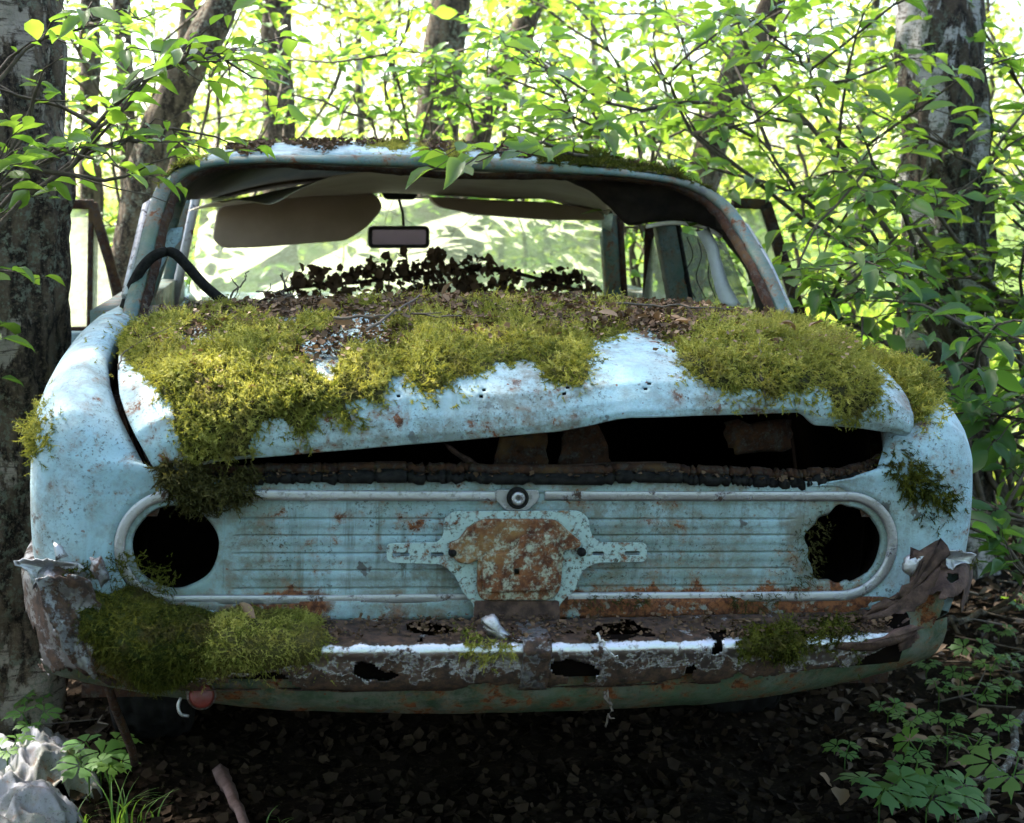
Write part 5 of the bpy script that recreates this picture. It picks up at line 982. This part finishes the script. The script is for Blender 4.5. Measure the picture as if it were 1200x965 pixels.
for k, (x, y) in enumerate([(1040, 880), (960, 912), (1075, 838), (1120, 800), (1010, 870), (1090, 872), (1150, 790), (985, 930), (1130, 905), (1165, 845)]):
    p = gat(x, y, .03); deadleaf(p+[0, 0, .01], rg.uniform(.05, .08), rg, 'large brown leaf on the ground by the herbs', 'large leaves on the forest floor', .35)
# anemone-like herbs
def lobe(a, L, w): 
    d = np.array([math.sin(a), math.cos(a), 0]); s = np.array([math.cos(a), -math.sin(a), 0]); return [d*L*.12-s*w*.10, d*L*.12+s*w*.10, d*L*.55-s*w+[0, 0, .03], d*L*.55+s*w+[0, 0, .03], d*L*.78-s*w*.35+[0, 0, .02], d*L*.74-s*w*1.05, d*L*.74+s*w*1.05, d*L*.78+s*w*.35+[0, 0, .02], d*L-[0, 0, .08]]
def palmate():
    V, T = [], []
    for a, L, w in ((-1.75, .75, .17), (-.85, .92, .19), (0, 1., .20), (.85, .92, .19), (1.75, .75, .17)):
        k = len(V); V += lobe(a, L, w); T += [(k, k+1, k+3), (k, k+3, k+2), (k+2, k+4, k+5), (k+2, k+3, k+4), (k+3, k+7, k+4), (k+3, k+6, k+7), (k+4, k+7, k+8)]
    return np.array(V), np.array(T)
PV, PT = palmate(); PME = mesh_arr('leaf', PV, PT); PME.materials.append(M_herb); STM = {}
def herb(base, h, nl, size, seed, label, group):
    r = np.random.RandomState(seed); base = np.array(base, float); root = thing('anemone_plant', label, 'plant', base, group); L = []
    for k in range(nl):
        a = 6.28*(k+r.rand()*.5)/nl; tip = np.array([math.cos(a)*.5*size, math.sin(a)*.5*size, h*r.uniform(.8, 1.1)]); L.append(tube(np.array([[0, 0, -.02], [0, 0, h*.5], tip]), .0016, 4, cap=False))
        A = norm(np.array([math.cos(a), math.sin(a), -.15])); N = norm(np.array([0, -.25, 1])+r.randn(3)*.25); M = frames(A[None], N[None])[0]*size*r.uniform(.75, 1.1)
        o = bpy.data.objects.new('leaf', PME); COL.objects.link(o); o.parent = root; o.matrix_local = Matrix([[*M[0], tip[0]], [*M[1], tip[1]], [*M[2], tip[2]], [0, 0, 0, 1]])
    V, T, _ = cat_(L); obj('stem', mesh_arr('stem', V, T), M_herb, root); return root
k = 0
for x, y, h, nl, s_ in [(1030, 938, .08, 3, .085), (1085, 945, .07, 3, .085), (1120, 940, .07, 3, .075), (1185, 915, .08, 3, .085), (1070, 905, .05, 3, .05), (1100, 920, .05, 3, .05), (1140, 870, .05, 3, .045), (1170, 850, .05, 3, .045)]:
    k += 1; herb(gat(x, y+20, .03), h, nl, s_, 200+k, 'lobed green herb in the lit patch by the lichened stick', 'herbs by the lichened stick')
for x, y in [(1075, 880), (1110, 850), (1125, 800), (1160, 790), (1145, 825), (1100, 815), (1065, 855), (1085, 790), (1140, 770), (1185, 780), (1170, 745), (1110, 875), (1190, 710), (1180, 560), (1190, 620), (1180, 810), (1040, 840), (990, 885)]:
    k += 1; herb(gat(x, min(y+10, 955), .03), rg.uniform(.03, .06), 3, rg.uniform(.03, .05), 200+k, 'small dark green herb among leaves beside the car', 'small herbs beside the car')
for x, y, s_ in [(62, 770, .05), (20, 785, .04), (118, 900, .07), (40, 870, .055), (10, 900, .05), (105, 915, .06), (130, 930, .05), (30, 835, .05)]:
    k += 1; herb(gat(x, y+15, .03), .09, 3, s_, 200+k, 'pale lobed herb near the crumpled sheet', 'herbs near the crumpled sheet')
# grass tufts
def tuft(base, n, h, seed, label):
    r = np.random.RandomState(seed); base = np.array(base, float); root = thing('grass_tuft', label, 'grass', base, 'grass tufts near the crumpled sheet'); parts = []
    for k in range(n):
        a = r.uniform(0, 6.28); d = np.array([math.cos(a), math.sin(a), 0]); l = h*r.uniform(.6, 1.2); w = np.array([-d[1], d[0], 0])*.0028; s0 = r.randn(3)*[.012, .012, 0]; P = []
        for t in np.linspace(0, 1, 6): c = s0+d*l*.75*t*t+np.array([0, 0, l*(t-.42*t*t)]); P += [c-w*(1-t)-1e-5, c+w*(1-t)+1e-5]
        obj('blade', mesh_arr('blade', np.array(P), np.array([(2*i, 2*i+1, 2*i+3, 2*i+2) for i in range(5)])), M_herb, root)
for k, (x, y, n_, h) in enumerate([(120, 900, 9, .13), (140, 960, 12, .14), (95, 965, 10, .12), (170, 955, 8, .10), (50, 965, 8, .10), (330, 960, 5, .05)]): tuft(gat(x, min(y+10, 975), .02), n_, h, 300+k, 'tuft of thin green grass blades beside the crumpled sheet')
# crumpled sheet metal, pipe, lichened stick
def crumple(name, label, c, sx, sy, hgt, seed, mat, yaw):
    u_, v_ = np.meshgrid(np.linspace(-1, 1, 46), np.linspace(-1, 1, 46), indexing='ij'); Q = np.stack([u_*1.6, v_*1.6, u_*0+seed], -1); f = 1-np.abs(fbm(Q, .8, 2)-.5)*3.0
    z = hgt*(1.15-1.5*(u_**2*.6+v_**2*.6)**1.3)*(.55+.68*f)+.030*(1-np.abs(fbm(Q+9, 1.7, 2)-.5)*6); rr_ = 1+.35*(fbm(Q+4, .9, 3)-.5); G = np.stack([u_*sx*rr_, v_*sy*rr_, z], -1); G[..., 2] = np.maximum(G[..., 2], -.06)
    o = obj(name, grid_mesh(name, G), mat, None, label, 'sheet', None, None, c); o.rotation_euler = (0, 0, yaw); solid(o, .003); return o
M_sheet = paint('weathered_white_sheet', (.24, .24, .265), (.20, .18, .165), 1., .25, .12)
c = gat(40, 912, .02); crumple('crumpled_sheet', 'crumpled pale metal sheet lying in a patch of sun', c, .12, .14, .055, 2.2, M_sheet, .4)
c = gat(5, 975, .02); crumple('crumpled_sheet', 'second crumpled white sheet lying just in front of the other', c, .14, .10, .065, 7.7, M_sheet, -.3)
twigthing([gat(258, 905, .03), gat(270, 930, .035), gat(296, 985, .04)], .019, 'rusty short pipe on the ground under the bumper', None, plain('rusty_pink_pipe', (.17, .11, .10), (.08, .045, .035), 30), 0, 60, 'exhaust_pipe', 'pipe', .06)
twigthing([gat(1230, 790, .05), gat(1190, 860, .05), gat(1160, 925, .05), (gat(1125, 965, .03))], .012, 'grey lichen covered stick lying among the herbs', None, barkmat('lichened_stick_bark', (.06, .05, .04), (.14, .12, .10), (.33, .36, .33)), 2, 61, 'fallen_branch', 'branch')
twigthing([gat(1075, 742, .05), gat(1130, 722, .05), gat(1215, 708, .06)], .014, 'fallen branch behind the burst bumper end', None, M_bark, 2, 62, 'fallen_branch', 'branch')
twigthing([gat(30, 800, .04), gat(48, 770, .08), gat(66, 735, .14)], .008, 'dead stick leaning at the foot of the rugged birch', None, M_bark, 1, 63, 'fallen_branch', 'branch')
